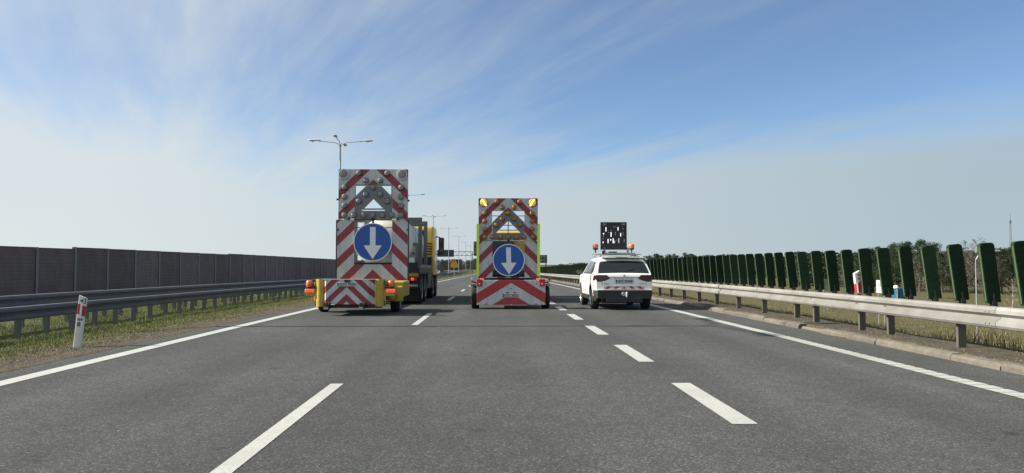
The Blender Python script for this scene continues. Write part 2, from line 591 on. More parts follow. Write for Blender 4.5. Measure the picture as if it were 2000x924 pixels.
def thing(name, label, cat, loc=(0, 0, 0), rot=(0, 0, 0), group=None):
    o = bpy.data.objects.new(name, None)
    o.empty_display_size = .2
    COL.objects.link(o)
    o.location = loc
    o.rotation_euler = rot
    return tag(o, label, cat, group)


def tag(o, label, cat, group=None):
    o['label'] = label
    o['category'] = cat
    if group:
        o['group'] = group
    return o


def struct(o, kind='structure'):
    o['kind'] = kind
    return o


def copy_tree(o, parent=None):
    c = o.copy()
    COL.objects.link(c)
    c.parent = parent
    for ch in o.children:
        copy_tree(ch, c)
    return c


def text_obj(body, size, mat, parent, loc, width=None, name='lettering', rot=(PI / 2, 0, 0), depth=.001):
    cu = bpy.data.curves.new(name, 'FONT')
    cu.body = body
    cu.size = size
    cu.align_x = 'CENTER'
    cu.align_y = 'CENTER'
    cu.extrude = depth
    cu.resolution_u = 3
    cu.offset = size * .022
    t = bpy.data.objects.new(name, cu)
    COL.objects.link(t)
    bpy.context.view_layer.update()
    me = bpy.data.meshes.new_from_object(t.evaluated_get(bpy.context.evaluated_depsgraph_get()))
    bpy.data.objects.remove(t)
    me.materials.clear()
    me.materials.append(M[mat])
    if width:
        xs = [v.co.x for v in me.vertices]
        k = width / max(1e-6, max(xs) - min(xs))
        for v in me.vertices:
            v.co.x *= k
    return link(name, me, parent, loc, rot)


_cache = {}


def cached(key, fn):
    if key not in _cache:
        _cache[key] = fn()
    return _cache[key]


# ------------------------------------------------------------------ lie of the land


def zr(y):
    """height of the carriageway: it tips gently downhill ahead"""
    if y < 4:
        return 0.0
    if y < 34:
        return -.009 * (y - 4) ** 2 / 60
    if y < 200:
        return -.135 - .009 * (y - 34)
    y = min(y, 300)
    return -1.629 - .009 * ((y - 200) - (y - 200) ** 2 / 200)


GX = [-3000, -400, -60, -30, -27.6, -26.3, -25.7, -15.75, -15.1, -12.9, -10.7, -9.0, -7.2, -6.0, -5.86, -5.75, 6.2, 6.3, 6.45, 7.7, 9.0, 18, 60, 130, 400, 3000]
GZ = [-3, -2, -1.2, -.75, -.68, -.62, -.68, -.68, -.35, -.35, -.36, -.26, -.07, -.005, -.02, -.07, -.07, .0, .075, .05, -.25, -2.9, -3.0, -3.2, -3.0, -3.0]


def gz(x, y):
    z = float(np.interp(x, GX, GZ))
    k = 1.0 if x < 18 else max(.4, 1 - (x - 18) / 60)
    z += zr(y) * k
    if x < -6.1 and x > -15.0 or x > 6.6:
        a = .02 if x < 9 else min(.14, .02 + (x - 9) * .01)
        z += a * (math.sin(x * 1.9 + y * .7) * math.sin(y * .43 + 1.3) + .5 * math.sin(x * 4.3 - y * 1.7))
    return z


def build_ground():
    xs = sorted(set(GX + list(np.arange(-13, -5.7, .28)) + list(np.arange(6.45, 9.2, .28)) + list(np.arange(9.5, 40, 1.5)) + list(np.arange(40, 200, 12)) + [-1500, -800, -200, -120, 250, 320, 800, 1500, 0]))
    ys = sorted(set(list(np.arange(-30, 5, 5.)) + list(np.arange(5, 40, .4)) + list(np.arange(40, 100, 2.)) + list(np.arange(100, 320, 10.)) + [400, 500, 700, 1000, 1500, 2200, 3500]))
    vs = [(x, y, gz(x, y)) for y in ys for x in xs]
    n = len(xs)
    fs = [(j * n + i, j * n + i + 1, (j + 1) * n + i + 1, (j + 1) * n + i) for j in range(len(ys) - 1) for i in range(n - 1)]
    me = bpy.data.meshes.new('ground')
    me.from_pydata(vs, [], fs)
    me.materials.append(M['ground'])
    me.polygons.foreach_set('use_smooth', [True] * len(me.polygons))
    return struct(link('ground', me))


YROAD = list(np.arange(-30, 1, 10.)) + list(np.arange(2, 44, 2.)) + list(np.arange(44, 320, 8.)) + [400, 600, 1000, 2000, 3400]


def strip(name, mat, xl, xr, ys, dz, parent=None, jag=0.0):
    vs, fs = [], []
    for y in ys:
        j = (rnd.random() - .5) * jag
        vs += [(xl + j, y, zr(y) + dz), (xr, y, zr(y) + dz)]
    for i in range(len(ys) - 1):
        fs.append((2 * i, 2 * i + 1, 2 * i + 3, 2 * i + 2))
    me = bpy.data.meshes.new(name)
    me.from_pydata(vs, [], fs)
    me.materials.append(M[mat])
    return link(name, me, parent)


ground = build_ground()
_yr = sorted(set([y for y in YROAD if y > 44] + list(np.arange(-30, 44, .35))))
road = struct(strip('road', 'asphalt', -5.87, 6.24, _yr, 0.0, jag=.07))
opp = struct(strip('opposite_road', 'asphalt_far', -25.8, -15.7, YROAD, -.62))


def yline(a, b, step=2.0):
    n = max(1, int((b - a) / step))
    return [a + (b - a) * i / n for i in range(n + 1)]


# painted markings
strip('edge_line', 'line', -5.50, -5.27, YROAD, .004, road)
el = strip('edge_line', 'line', 5.13, 5.36, [y for y in YROAD if y >= 14] or [14], .004, road)
for k in range(70):                                   # ribbed thermoplastic bars of the nearer right edge line
    y = -2 + k * .23
    if y + .17 < 14:
        strip('edge_line_rib', 'line', 5.13, 5.36, [y, y + .172], .006, road)
strip('edge_line', 'line', 5.15, 5.34, [-30, -2], .004, road)
strip('edge_line_base', 'line', 5.14, 5.35, yline(-2, 14, 1.0), .003, road)
strip('edge_line', 'line', -16.25, -16.05, YROAD, -.616, opp)
strip('edge_line', 'line', -25.4, -25.2, YROAD, -.616, opp)
for k in range(-1, 22):
    y = 4.1 + 12 * (k - 0) - 0.0
    strip('lane_dash', 'line', -1.77, -1.63, yline(y - .0, y + 4.05), .004, road)
for k in range(-2, 40):
    y = 6.02 + 3.86 * k
    strip('lane_dash', 'line', 1.955, 2.165, yline(y, y + 2.08), .004, road)
for k in range(0, 22):
    strip('lane_dash', 'line', -20.8, -20.65, yline(6 + 12 * k, 10 + 12 * k), -.616, opp)

# ------------------------------------------------------------------ kerb on the right
kerb = thing('kerb', 'worn concrete kerb along the right edge of the road', 'kerb', (6.26, 0, 0))


def kerb_mesh(seed):
    r = random.Random(seed)
    b = MB()
    ys = [0, .12, .5, .88, .985]
    prof = [(0, -.12), (0, .055), (.035, .095), (.15, .10), (.15, -.12)]
    vs = []
    for y in ys:
        for p in prof:
            vs.append((p[0] + r.uniform(-.006, .006), y, p[1] + r.uniform(-.01, .006)))
    n = len(prof)
    fs = [(j * n + i, j * n + i + 1, (j + 1) * n + i + 1, (j + 1) * n + i) for j in range(len(ys) - 1) for i in range(n - 1)]
    fs += [(0, 1, 2, 3, 4), tuple((len(ys) - 1) * n + i for i in range(n))[::-1]]
    return b.add(vs, fs).mesh('kerb_stone', 'kerb', 35)


km = [kerb_mesh(i) for i in range(5)]
for k in range(-2, 100):
    y = k * 1.0
    if k in (21,):
        continue
    dx = rnd.uniform(-.012, .012) + (.05 if k in (13, 14) else 0)
    link('kerb_stone', km[k % 5], kerb, (dx, y, zr(y) + rnd.uniform(-.015, .01) - (.03 if k in (14,) else 0)), (0, 0, rnd.uniform(-.012, .012) + (.05 if k == 13 else 0)))

# ------------------------------------------------------------------ guardrails
WPROF = [(.025, 0), (.06, .012), (.083, .048), (.083, .098), (.012, .14), (.012, .17), (.083, .212), (.083, .262), (.06, .298), (.025, .31)]


def beam_mesh(length, face, mat):
    """corrugated rail, its waves towards face (+1 / -1 along x), from y=0 to length"""
    b = MB()
    front = [(face * d, z) for d, z in WPROF]
    back = [(face * (d - .006), z) for d, z in WPROF][::-1]
    prof = front + back
    n = len(prof)
    vs = [(p[0], 0, p[1]) for p in prof] + [(p[0], length, p[1]) for p in prof]
    fs = [(i, (i + 1) % n, n + (i + 1) % n, n + i) for i in range(n)]
    m = n // 2
    for i in range(m - 1):
        for o in (0, n):
            fs.append((o + i, o + i + 1, o + n - 2 - i, o + n - 1 - i))
    for y in (.12, .2) if length > 3 else ():
        for z in (.075, .235):
            b.lathe([(.013, face * .078), (.013, face * .094), (.004, face * .097)], 'x', 6, (0, y, z))
    b.add(vs, fs)
    return b.mesh('rail_beam', mat, 30)


def slope_x(y0, y1):
    return math.atan2(zr(y1) - zr(y0), y1 - y0)


def post_mesh(h, mat, face):
    b = MB()
    w, d, t = .12, .055, .007                     # channel section, web across the road direction
    b.box(-w / 2, w / 2, 0, t, -.3, h)
    b.box(-w / 2 - .001, -w / 2 + t, t, d, -.3, h - .004)
    b.box(w / 2 - t, w / 2 + .001, t, d, -.3, h - .004)
    return b.mesh('post', mat)


rail_r = thing('guardrail', 'pale steel guardrail with dark green anti-glare screens along the right edge', 'guardrail', (7.0, 0, 0))
cuts = [-6, -2, 2, 6, 10, 14, 19.2, 24.25] + [24.25 + 4 * k for k in range(1, 45)]
for a, b_ in zip(cuts, cuts[1:]):
    me = cached(('beam_r', round(b_ - a, 2)), lambda: beam_mesh(b_ - a - .006, -1, 'galv'))
    link('rail_beam', me, rail_r, (-.012 - rnd.uniform(0, .008), a, zr(a) + .415), (slope_x(a, b_), 0, 0))
pm = post_mesh(.70, 'post_steel', -1)
posts = [5, 7, 9, 11.0, 12.97, 14.0, 16.0, 17.03, 19.1, 21.1, 23.2] + [25.2 + 2 * k for k in range(70)]
for y in posts:
    p = link('post', pm, rail_r, (.085, y, zr(y)), (rnd.uniform(-.02, .02), rnd.uniform(-.015, .015), rnd.uniform(-.05, .05)))
    link('spacer', cached('spacer', lambda: MB().box(-.11, -.062, -.04, .05, .47, .66).mesh('spacer', 'post_steel')), p)


def screen_mesh(seed):
    r = random.Random(seed)
    w, h = .204, .845
    out = [(-w / 2 + .01, 0), (w / 2 - .004, 0), (w / 2 + .004, h - .045), (w / 2 - .015, h - .012), (w / 2 - .05, h), (-w / 2 + .05, h + .004), (-w / 2 + .014, h - .008), (-w / 2, h - .045)]
    b = MB()
    b.poly(out, -.02, .045)
    for k in range(14):                              # loose bristles that fray the outline
        t = r.random()
        if t < .75:
            sgn = r.choice((-1, 1))
            x, z = sgn * (w / 2 - .002), r.uniform(.02, h - .02)
            dx, dz = sgn * r.uniform(.004, .011), r.uniform(-.004, .012)
        else:
            x, z = r.uniform(-w / 2 + .03, w / 2 - .03), h - .002
            dx, dz = r.uniform(-.006, .006), r.uniform(.004, .012)
        y = r.uniform(-.018, .04)
        b.add([(x, y, z - .006), (x + dx, y - .004, z + dz), (x, y + .004, z + .007)], [(0, 1, 2)])
    return b.mesh('antiglare_screen', 'hedge', 40)


sm = [screen_mesh(i) for i in range(4)]
edge_m = MB().box(-.1055, -.1025, -.014, .016, .03, .80).mesh('sunlit_edge', 'hedge_sunlit')  # strip added to paint the screen's left side as sunlit
foot = MB().box(-.035, .035, -.03, .04, -.055, .03).box(-.012, .012, -.034, -.026, -.03, .13).mesh('bracket', 'black_plastic')
y = 8.15
i = 0
while y < 108:
    lean = -R(2.8 + 4.6 * min(1, 10 / y)) + rnd.uniform(-.012, .012)
    s_ = link('antiglare_screen', sm[i % 4], rail_r, (.03, y, zr(y) + .765 + rnd.uniform(-.008, .008)), (rnd.uniform(-.03, .03), lean, rnd.uniform(-.06, .06)))
    link('bracket', foot, s_, (0, 0, 0))
    link('sunlit_edge', edge_m, s_, (0, 0, 0))
    y += .685 + rnd.uniform(-.012, .012)
    i += 1


def median_rail(name, label, X, face, zb, top, step):
    t = thing(name, label, 'guardrail', (X, 0, 0))
    a = 4.0
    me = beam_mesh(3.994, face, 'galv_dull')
    while a < 330:
        link('rail_beam', me, t, (face * .01, a, zr(a) + top - .31), (slope_x(a, a + 4), 0, 0))
        a += 4
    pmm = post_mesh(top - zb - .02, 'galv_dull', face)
    y = 9.5
    while y < 260:
        link('post', pmm, t, (-face * .085, y, zr(y) + zb), (rnd.uniform(-.015, .015), 0, rnd.uniform(-.05, .05)))
        y += step if y < 75 else 4
    return t


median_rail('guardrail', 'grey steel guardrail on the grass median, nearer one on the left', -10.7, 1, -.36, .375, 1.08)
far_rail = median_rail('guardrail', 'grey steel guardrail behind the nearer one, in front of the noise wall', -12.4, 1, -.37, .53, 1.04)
# ------------------------------------------------------------------ noise wall beyond the opposite carriageway
nw = thing('noise_barrier', 'long dark brown noise barrier wall of ribbed panels on the left', 'noise barrier', (-27.0, 0, 0))


def panel_mesh(h):
    b = MB()
    prof = []
    nrib = 14
    for k in range(nrib):
        z0, z1 = h * k / nrib, h * (k + 1) / nrib
        g = (z1 - z0)
        prof += [(.038, z0 + .004), (.045, z0 + .12 * g), (.045, z0 + .84 * g), (.038, z0 + .94 * g)]
    prof = [(-.06, 0)] + prof + [(.03, h), (-.06, h)]
    n = len(prof)
    vs = [(p[0], .0, p[1]) for p in prof] + [(p[0], 3.86, p[1]) for p in prof]
    fs = [(i, (i + 1) % n, n + (i + 1) % n, n + i) for i in range(n)]
    b.add(vs, fs)
    b.box(-.07, .06, .0, 3.86, h, h + .05)
    return b.mesh('panel', 'wall_panel')


pmeshes = {}
wp = MB().box(.075, .09, -.11, .11, 0, 1).box(-.09, -.075, -.11, .11, 0, 1).box(-.075, .075, -.006, .006, 0, 1).mesh('post', 'wall_post')


def wall_top(y):
    if y < 48.3:
        return 2.36 - .0045 * (y - 20)
    if y < 75.9:
        return 2.35 - .0045 * (y - 48.3)
    return 2.31 - .0056 * (y - 75.9)


y = 24.3
while y < 400:
    t, bz = wall_top(y + 1), zr(y) - .8
    h = t - bz
    kk = round(h * 20) / 20
    if kk not in pmeshes:
        pmeshes[kk] = panel_mesh(kk)
    link('panel', pmeshes[kk], nw, (rnd.uniform(-.015, .015), y + .07, t - kk - .03), (0, 0, rnd.uniform(-.004, .004)))
    p = link('post', wp, nw, (.0, y, bz))
    p.scale = (1, 1, h + .04)
    y += 4.0

# ------------------------------------------------------------------ lamp posts on the median


def lamp_tree():
    t = thing('street_lamp', 'x', 'street lamp')
    H = 12.0
    b = MB()
    b.lathe([(.11, 0), (.105, 3), (.075, 8), (.05, H - .55), (.05, H - .3)], 'z', 10)
    b.build('pole', 'lamp_steel', t, smooth=30)
    arm = MB()
    arm.tube([(0, 0, H - .5), (.12, 0, H - .25), (.45, 0, H - .12), (1.6, 0, H - .02)], .028, 6)
    am = arm.mesh('arm', 'lamp_steel', 40)
    hd = MB()
    secs = [(1.45, .03, .03), (1.55, .075, .05), (1.8, .10, .075), (2.1, .14, .095), (2.3, .13, .08), (2.42, .05, .03)]
    vs, fs = [], []
    n = 10
    for (x, w, h) in secs:
        for k in range(n):
            a = 2 * PI * k / n
            vs.append((x, w * math.cos(a), H + .03 + h * (math.sin(a) if math.sin(a) > 0 else .65 * math.sin(a))))
    for i in range(len(secs) - 1):
        for k in range(n):
            k2 = (k + 1) % n
            fs.append((i * n + k, i * n + k2, (i + 1) * n + k2, (i + 1) * n + k))
    fs += [tuple(range(n)), tuple((len(secs) - 1) * n + k for k in range(n))]
    hd.add(vs, fs)
    hm = hd.mesh('lamp_head', 'lamp_head', 60)
    gl = MB().lathe([(.03, H - .075), (.09, H - .055), (.115, H - .02)], 'z', 8, (2.05, 0, 0)).mesh('lamp_glass', 'lamp_glass', 60)
    for a in (0, 90, 180, 270):
        ao = link('arm', am, t, (0, 0, 0), (0, 0, R(a)))
        ho = link('lamp_head', hm, ao)
        link('lamp_glass', gl, t, (0, 0, 0), (0, 0, R(a)))
    return t


lamp0 = lamp_tree()
lamp_spots = [(15.9, 'four-armed street lamp beside the road whose long shadow crosses the lanes'),
              (55.3, 'tall four-armed street lamp rising above the left striped arrow board'),
              (98, 'four-armed street lamp with one arm showing right of the left arrow board'),
              (142, 'four-armed street lamp just above the mirror of the yellow tank truck'),
              (191, 'four-armed street lamp next right of the lamp above the truck mirror'),
              (247, 'third four-armed street lamp right of the yellow tank truck'),
              (310, 'far four-armed street lamp nearest the yellow-edged arrow board'),
              (375, 'farthest small four-armed street lamp in the median row')]
for k, (y, lab) in enumerate(lamp_spots):
    o = lamp0 if k == 0 else copy_tree(lamp0)
    o['label'] = lab
    o['group'] = 'four-armed lamps along the median'
    o.location = (-11.45, y, -1.5)
    o.rotation_euler = (0, 0, R((0, 1.5, 2, -1, 2, 0, 1, 0)[k]))

# ------------------------------------------------------------------ grass


def blades(name, mats, spots):
    """spots: arrays x, y, height, width, lean, material index; each blade is a bent two-quad strip"""
    n = len(spots)
    V = np.zeros((n, 5, 3))
    a = np.array(spots)
    x, y, h, w, ln, mi = a.T
    ang = np.random.RandomState(3).rand(n) * 2 * PI
    z = np.array([gz(p, q) for p, q in zip(x, y)])
    ca, sa = np.cos(ang), np.sin(ang)
    wa = np.random.RandomState(4).rand(n) * PI
    cw, sw = np.cos(wa) * w / 2, np.sin(wa) * w / 2
    for k, (t, ww) in enumerate(((0, 1), (0, -1), (.55, -.8), (.55, .8), (1, 0))):
        off = ln * h * t ** 1.7
        V[:, k, 0] = x + ca * off + cw * ww
        V[:, k, 1] = y + sa * off + sw * ww
        V[:, k, 2] = z - .01 + h * t * np.sqrt(np.maximum(.15, 1 - (ln * t * .6) ** 2))
    me = bpy.data.meshes.new(name)
    me.vertices.add(n * 5)
    me.vertices.foreach_set('co', V.reshape(-1))
    base = np.arange(n)[:, None] * 5
    loops = np.concatenate([base + np.array([[0, 1, 2, 3]]), base + np.array([[3, 2, 4]])], axis=1).reshape(-1)
    me.loops.add(n * 7)
    me.loops.foreach_set('vertex_index', loops)
    me.polygons.add(n * 2)
    st = (np.arange(n)[:, None] * 7 + np.array([[0, 4]])).reshape(-1)
    me.polygons.foreach_set('loop_start', st)
    me.polygons.foreach_set('material_index', np.repeat(mi.astype(int), 2))
    for m in mats:
        me.materials.append(M[m])
    me.update(calc_edges=True)
    me.validate()
    return struct(link(name, me), 'stuff')


def clump(x, y):
    return .5 + .5 * math.sin(x * 2.3 + 1.7 * math.sin(y * .9)) * math.sin(y * 1.1 + 1.3 * math.sin(x * 1.7))


sp = []
gr = random.Random(11)
while len(sp) < 200000:
    y = 8.0 + 70 * gr.random() ** 2.1
    x = -15.3 + 9.35 * gr.random()
    d = -5.9 - x                                     # distance from the asphalt
    c = clump(x, y) * .7 + .3 * clump(x * 3.1, y * 2.7)
    if d < .55 and gr.random() > .10 + .9 * d * c:
        continue
    if gr.random() > .45 + .55 * c:
        continue
    far = 1 + y / 45
    if d < 1.3:
        mi = gr.choice((2, 2, 3, 3, 3, 1))
        h = gr.uniform(.015, .05)
        ln = gr.uniform(.5, 1.2)
    elif d < 2.4:
        mi = gr.choice((0, 1, 1, 2, 2, 3))
        h = gr.uniform(.03, .085)
        ln = gr.uniform(.3, 1.0)
    else:
        mi = gr.choice((0, 0, 0, 0, 1, 1, 2))
        h = gr.uniform(.035, .11) * (.6 + .7 * c)
        ln = gr.uniform(.2, .8)
    sp.append((x, y, h, gr.uniform(.0035, .0065) * far, ln, mi))
blades('verge_grass', ['g_green', 'g_olive', 'g_straw', 'g_brown'], sp)

sp = []
gr = random.Random(12)
while len(sp) < 90000:
    y = 6.0 + 50 * gr.random() ** 1.7
    x = 6.45 + 9.5 * gr.random() ** 1.5
    c = clump(x * .8 + 3, y * .8)
    far = 1 + y / 45
    if x < 7.5:
        if gr.random() > .6 * c + .25:
            continue
        mi, h, ln = gr.choice((2, 2, 3, 3, 3)), gr.uniform(.01, .04), gr.uniform(.6, 1.3)
    elif x < 9.5 and y < 16.5:
        if gr.random() > .25 + c:
            continue
        k = max(.25, min(1, (16.5 - y) / 5))
        mi, h, ln = gr.choice((2, 2, 3, 2, 1)), gr.uniform(.10, .42) * k * (.45 + .8 * c), gr.uniform(.1, .75)
    else:
        mi, h, ln = gr.choice((1, 1, 2, 2, 3)), gr.uniform(.03, .13), gr.uniform(.4, 1.1)
    sp.append((x, y, h, gr.uniform(.0035, .0075) * far, ln, mi))
for k in range(75000):                               # thin pasture on the slope and field below
    y = 9.0 + 80 * gr.random() ** 1.4
    x = 8.5 + 40 * gr.random() ** 1.3
    c = clump(x * .45 + 1, y * .4) * .6 + .4 * clump(x * 1.3, y * 1.1)
    if gr.random() > .15 + c:
        continue
    sp.append((x, y, gr.uniform(.05, .16) * (.5 + c), gr.uniform(.006, .012) * (1 + y / 40), gr.uniform(.3, 1.0), gr.choice((1, 1, 1, 2, 2, 3, 3))))
blades('dry_grass', ['g_green', 'g_olive', 'g_straw', 'g_brown'], sp)

# crumbs of soil and grit along both edges
b = MB()
gr = random.Random(5)
for k in range(5200):
    if gr.random() < .6:
        x, y = -5.93 - abs(gr.gauss(0, .5)), 8 + 40 * gr.random() ** 1.8
    else:
        x, y = 6.44 + abs(gr.gauss(0, .28)), 6 + 30 * gr.random() ** 1.5
    s_ = gr.uniform(.004, .014)
    z = gz(x, y)
    o = [gr.uniform(.6, 1.2) * s_ for _ in range(6)]
    b.add([(x - o[0], y, z), (x, y - o[1], z), (x + o[2], y, z), (x, y + o[3], z), (x + o[4] * .2, y, z + o[5] * .9)], [(0, 1, 4), (1, 2, 4), (2, 3, 4), (3, 0, 4)])
struct(b.build('soil_crumbs', M['g_brown']), 'stuff')

# ------------------------------------------------------------------ shared vehicle pieces


def tyre_mesh(r, w):
    rr = r * .62
    return MB().lathe([(rr, -w / 2 + .012), (r * .9, -w / 2), (r * .97, -w / 2 + .02), (r, -w / 2 + .05), (r, -.012), (r * .985, -.008), (r * .985, .008), (r, .012), (r, w / 2 - .05), (r * .97, w / 2 - .02), (r * .9, w / 2), (rr, w / 2 - .012)], 'x', 28).mesh('wheel', 'rubber', 40)


def rim_mesh(r, w, mat, spokes=0):
    b = MB()
    rr = r * .64
    b.lathe([(.05 * r, w / 2 - .035), (rr * .45, w / 2 - .05), (rr * .8, w / 2 - .075), (rr * .93, w / 2 - .01), (rr, w / 2 + .004), (rr * 1.0, -w / 2)], 'x', 24, cap=False)
    b.lathe([(.13 * r, w / 2 - .06), (.12 * r, w / 2 - .01), (.02, w / 2 - .005)], 'x', 10)
    for k in range(spokes):
        a = 2 * PI * k / spokes
        c, s = math.cos(a), math.sin(a)
        x0, x1 = w / 2 - .03, w / 2 - .008
        t = .04
        b.add([(x0, c * .08 - s * t, s * .08 + c * t), (x0, c * .08 + s * t, s * .08 - c * t), (x1, c * rr * .95 + s * t * .7, s * rr * .95 - c * t * .7), (x1, c * rr * .95 - s * t * .7, s * rr * .95 + c * t * .7)], [(0, 1, 2, 3)])
    return b.mesh('rim', mat, 40)


def wheel(parent, loc, r, w, side, mat='rim', spokes=0):
    """side +1: outer face towards +x"""
    o = link('wheel', cached(('tyre', r, w), lambda: tyre_mesh(r, w)), parent, loc, (0, 0, 0 if side > 0 else PI))
    link('rim', cached(('rim', r, w, mat, spokes), lambda: rim_mesh(r, w, mat, spokes)), o)
    return o


def disc_poly(cx, cz, r, n=40):
    return [(cx + r * math.cos(2 * PI * k / n), cz + r * math.sin(2 * PI * k / n)) for k in range(n)]


def arrow_sign(parent, x, y, z, r, tilt=0.0):
    s_ = MB().poly(disc_poly(0, 0, r, 48), -.004, .02).build('direction_sign', 'blue', parent, (x, y, z), (0, R(tilt), 0))
    MB().poly(disc_poly(0, 0, r + .004, 48), -.009, .018, [disc_poly(0, 0, r - .022, 48)]).build('sign_rim', 'white', s_)
    k = r / .58
    pts = [(-.085, .46), (.085, .46), (.085, -.10), (.275, -.10), (0, -.52), (-.275, -.10), (-.085, -.10)]
    MB().poly([(a * k, c * k) for a, c in pts], -.008, -.003).build('arrow', 'white', s_)
    MB().box(-.03, .03, .021, .06, -r * .9, r * 1.25).build('bracket', 'dark_metal', s_)
    return s_


def lamp(parent, x, y, z, r, lens, ring=False, core=0):
    h = MB().lathe([(r * .92, .03), (r * .98, -.005), (r * 1.0, -.03), (r * .93, -.034)], 'y', 18).build('warning_lamp', 'lens_rim' if ring else 'dark_metal', parent, (x, y, z), smooth=40)
    link('lens', cached(('lens', round(r, 3), lens), lambda: MB().lathe([(r * .90, -.03), (r * .86, -.040), (r * .55, -.047), (r * .12, -.049)], 'y', 18).mesh('lens', lens, 60)), h)
    if ring:
        for k in range(20):
            a = 2 * PI * k / 20
            link('led', cached('led', lambda: MB().box(-.012, .012, -.012, 0, -.012, .012).mesh('led', 'white')), h, (r * .97 * math.cos(a), -.034, r * .97 * math.sin(a)))
    if core:
        MB().poly([(-.035 - core * .05, .09), (.01 - core * .05, .10), (.02 + core * .01, .02), (.045 + core * .05, -.11), (.0 + core * .05, -.115), (-.02 - core * .0, .0)] if core > 0 else
                  [(.035 + .05, .09), (-.01 + .05, .10), (-.02 - .01, .02), (-.045 - .05, -.11), (.0 - .05, -.115), (.02, .0)], -.06, -.05).build('bulb', 'lamp_core', h)
    return h


def plate(parent, x, y, z, w, h, text, mat='plate_grey', band_left=True):
    p = MB().box(-w / 2, w / 2, -.008, .004, -h / 2, h / 2).build('licence_plate', mat, parent, (x, y, z), bevel=.004)
    MB().box(-w / 2 + .004, -w / 2 + w * .085, -.0105, -.0085, -h / 2 + .004, h / 2 - .004).build('country_band', 'plate_blue', p)
    text_obj(text, h * .92, 'black', p, (w * .04, -.0095, 0), w * .82)
    return p


# ------------------------------------------------------------------ left trailer with the big arrow board
TL = thing('arrow_board_trailer', 'yellow trailer with tall red and white striped arrow board, unlit grey lamps, on the left', 'trailer', (-3.70, 19.2, zr(19.2)))
S = 64.86
LX = lambda p: (p - 963) / S + 3.70
LZ = lambda p: 1.31 - (p - 515) / S - zr(19.2)
YP = 3.0
cx = LX(729.5)
red, whi = (.27, .012, .03), (.56, .59, .60)
M['chev_tl'] = chevron('chevron_tall_left', LZ(350.6), 43.9 / S, .43, .97, red, whi)
rect = lambda x0, x1, z0, z1: [(x0, z0), (x1, z0), (x1, z1), (x0, z1)]
up = MB().poly(rect(LX(662) - cx, LX(797) - cx, LZ(428), LZ(331)), 0, .03, [rect(LX(694.5) - cx, LX(766.5) - cx, LZ(427), LZ(362.5))])
up = up.build('upper_board', M['chev_tl'], TL, (cx, YP, 0))
lo_ = MB().poly(rect(LX(660) - cx, LX(796.5) - cx, LZ(551), LZ(429)), .012, .04, [rect(LX(693) - cx, LX(766.5) - cx, LZ(516.5), LZ(431))])
lo_.build('lower_board', M['chev_tl'], TL, (cx, YP, 0))
C3 = lambda q: (LX(650 + q[0] / 8.4), LZ(325 + q[1] / 8.4))
pl = [C3(q) for q in [(380, 868), (965, 868), (965, 490), (800, 326), (545, 326), (380, 490)]]
MB().poly(pl, YP - .002, YP + .02, [[C3(q) for q in [(522, 692), (825, 692), (672, 540)]], [C3(q) for q in [(485, 732), (856, 732), (856, 716), (485, 716)]]]).build('arrow_plate', 'grey_plate', TL)
MB().box(C3((368, 0))[0], C3((384, 0))[0], YP - .012, YP - .004, LZ(428), LZ(361)).box(C3((962, 0))[0], C3((978, 0))[0], YP - .012, YP - .004, LZ(428), LZ(361)).box(C3((386, 0))[0], C3((960, 0))[0], YP - .012, YP - .004, LZ(363.6), LZ(361)).build('opening_frame', 'frame_grey', TL)
for q in [(185, 130), (1142, 135)]:
    x, z = C3(q)
    lamp(TL, x, YP - .035, z, 80 / 8.4 / S, 'lens_grey', True)
for q in [(433, 115), (895, 115), (553, 237), (783, 237), (203, 347), (1125, 348), (665, 350), (203, 503), (1123, 505), (550, 462), (780, 462), (432, 577), (897, 577), (203, 648), (1125, 648), (203, 805), (355, 803), (510, 805), (662, 805), (818, 805), (978, 803), (1125, 805)]:
    x, z = C3(q)
    lamp(TL, x, YP - .035, z, 47 / 8.4 / S, 'lens_grey')
arrow_sign(TL, LX(729.6), YP - .05, LZ(473.2), 36.9 / S)
MB().box(LX(693), LX(766.5), YP - .004, YP + .008, LZ(430.5), LZ(428.5)).build('hinge_bar', 'dark_metal', TL)
for p in (683, 777):
    MB().lathe([(.035, -.03), (.045, 0), (.035, .03)], 'x', 10, (LX(p), YP - .03, LZ(427.5))).build('hinge', 'dark_metal', TL, smooth=40)
MB().tube([(LX(693), YP + .07, LZ(444.5)), (LX(766), YP + .07, LZ(444.5))], .012, 6).build('cross_rod', 'dark_metal', TL)
for p in (658.5, 798):
    MB().box(LX(p) - .015, LX(p) + .015, YP + .01, YP + .07, LZ(552), LZ(430)).build('side_strut', 'dark_metal', TL)
for p, q in ((660.5, 390), (798, 392), (661, 449), (797.5, 449)):
    MB().lathe([(.03, -.03), (.03, .03)], 'x', 8, (LX(p), YP, LZ(q))).build('hinge', 'dark_metal', TL)
b = MB()
for x in (-.72, .88):
    b.box(x - .05, x + .05, YP + .045, YP + .13, .75, LZ(336))
b.build('mast_frame', 'frame_grey', TL)
# chassis, rear wedge board, corner posts
MB().box(-.84, .84, .12, 2.75, .36, .86).build('deck', 'dark_metal', TL, bevel=.02)
MB().box(-.5, .5, .5, 2.9, .22, .36).build('chassis', 'dark_metal', TL)
MB().box(-.06, .06, 2.75, 5.5, .42, .56).build('drawbar', 'dark_metal', TL)
MB().box(-.9, .9, 2.78, 2.98, .62, .78).build('mast_foot', 'yellow', TL, bevel=.01)
S2 = 1440 / 19.2
RX = lambda p: (p - 963) / S2 + 3.70
RZ = lambda p: 1.31 - (p - 515) / S2 - zr(19.2)
M['chev_tr'] = chevron('chevron_wedge', RZ(530 + 415 / 9.52), .365, .51, .95, (.28, .012, .028), (.58, .61, .62), RX(530 + 0) * 0)
rc = RX(680.6)
z0, z1 = RZ(593.5), RZ(546)
xa, xb, xc_, xd = RX(635) - rc, RX(641) - rc, RX(722) - rc, RX(734) - rc
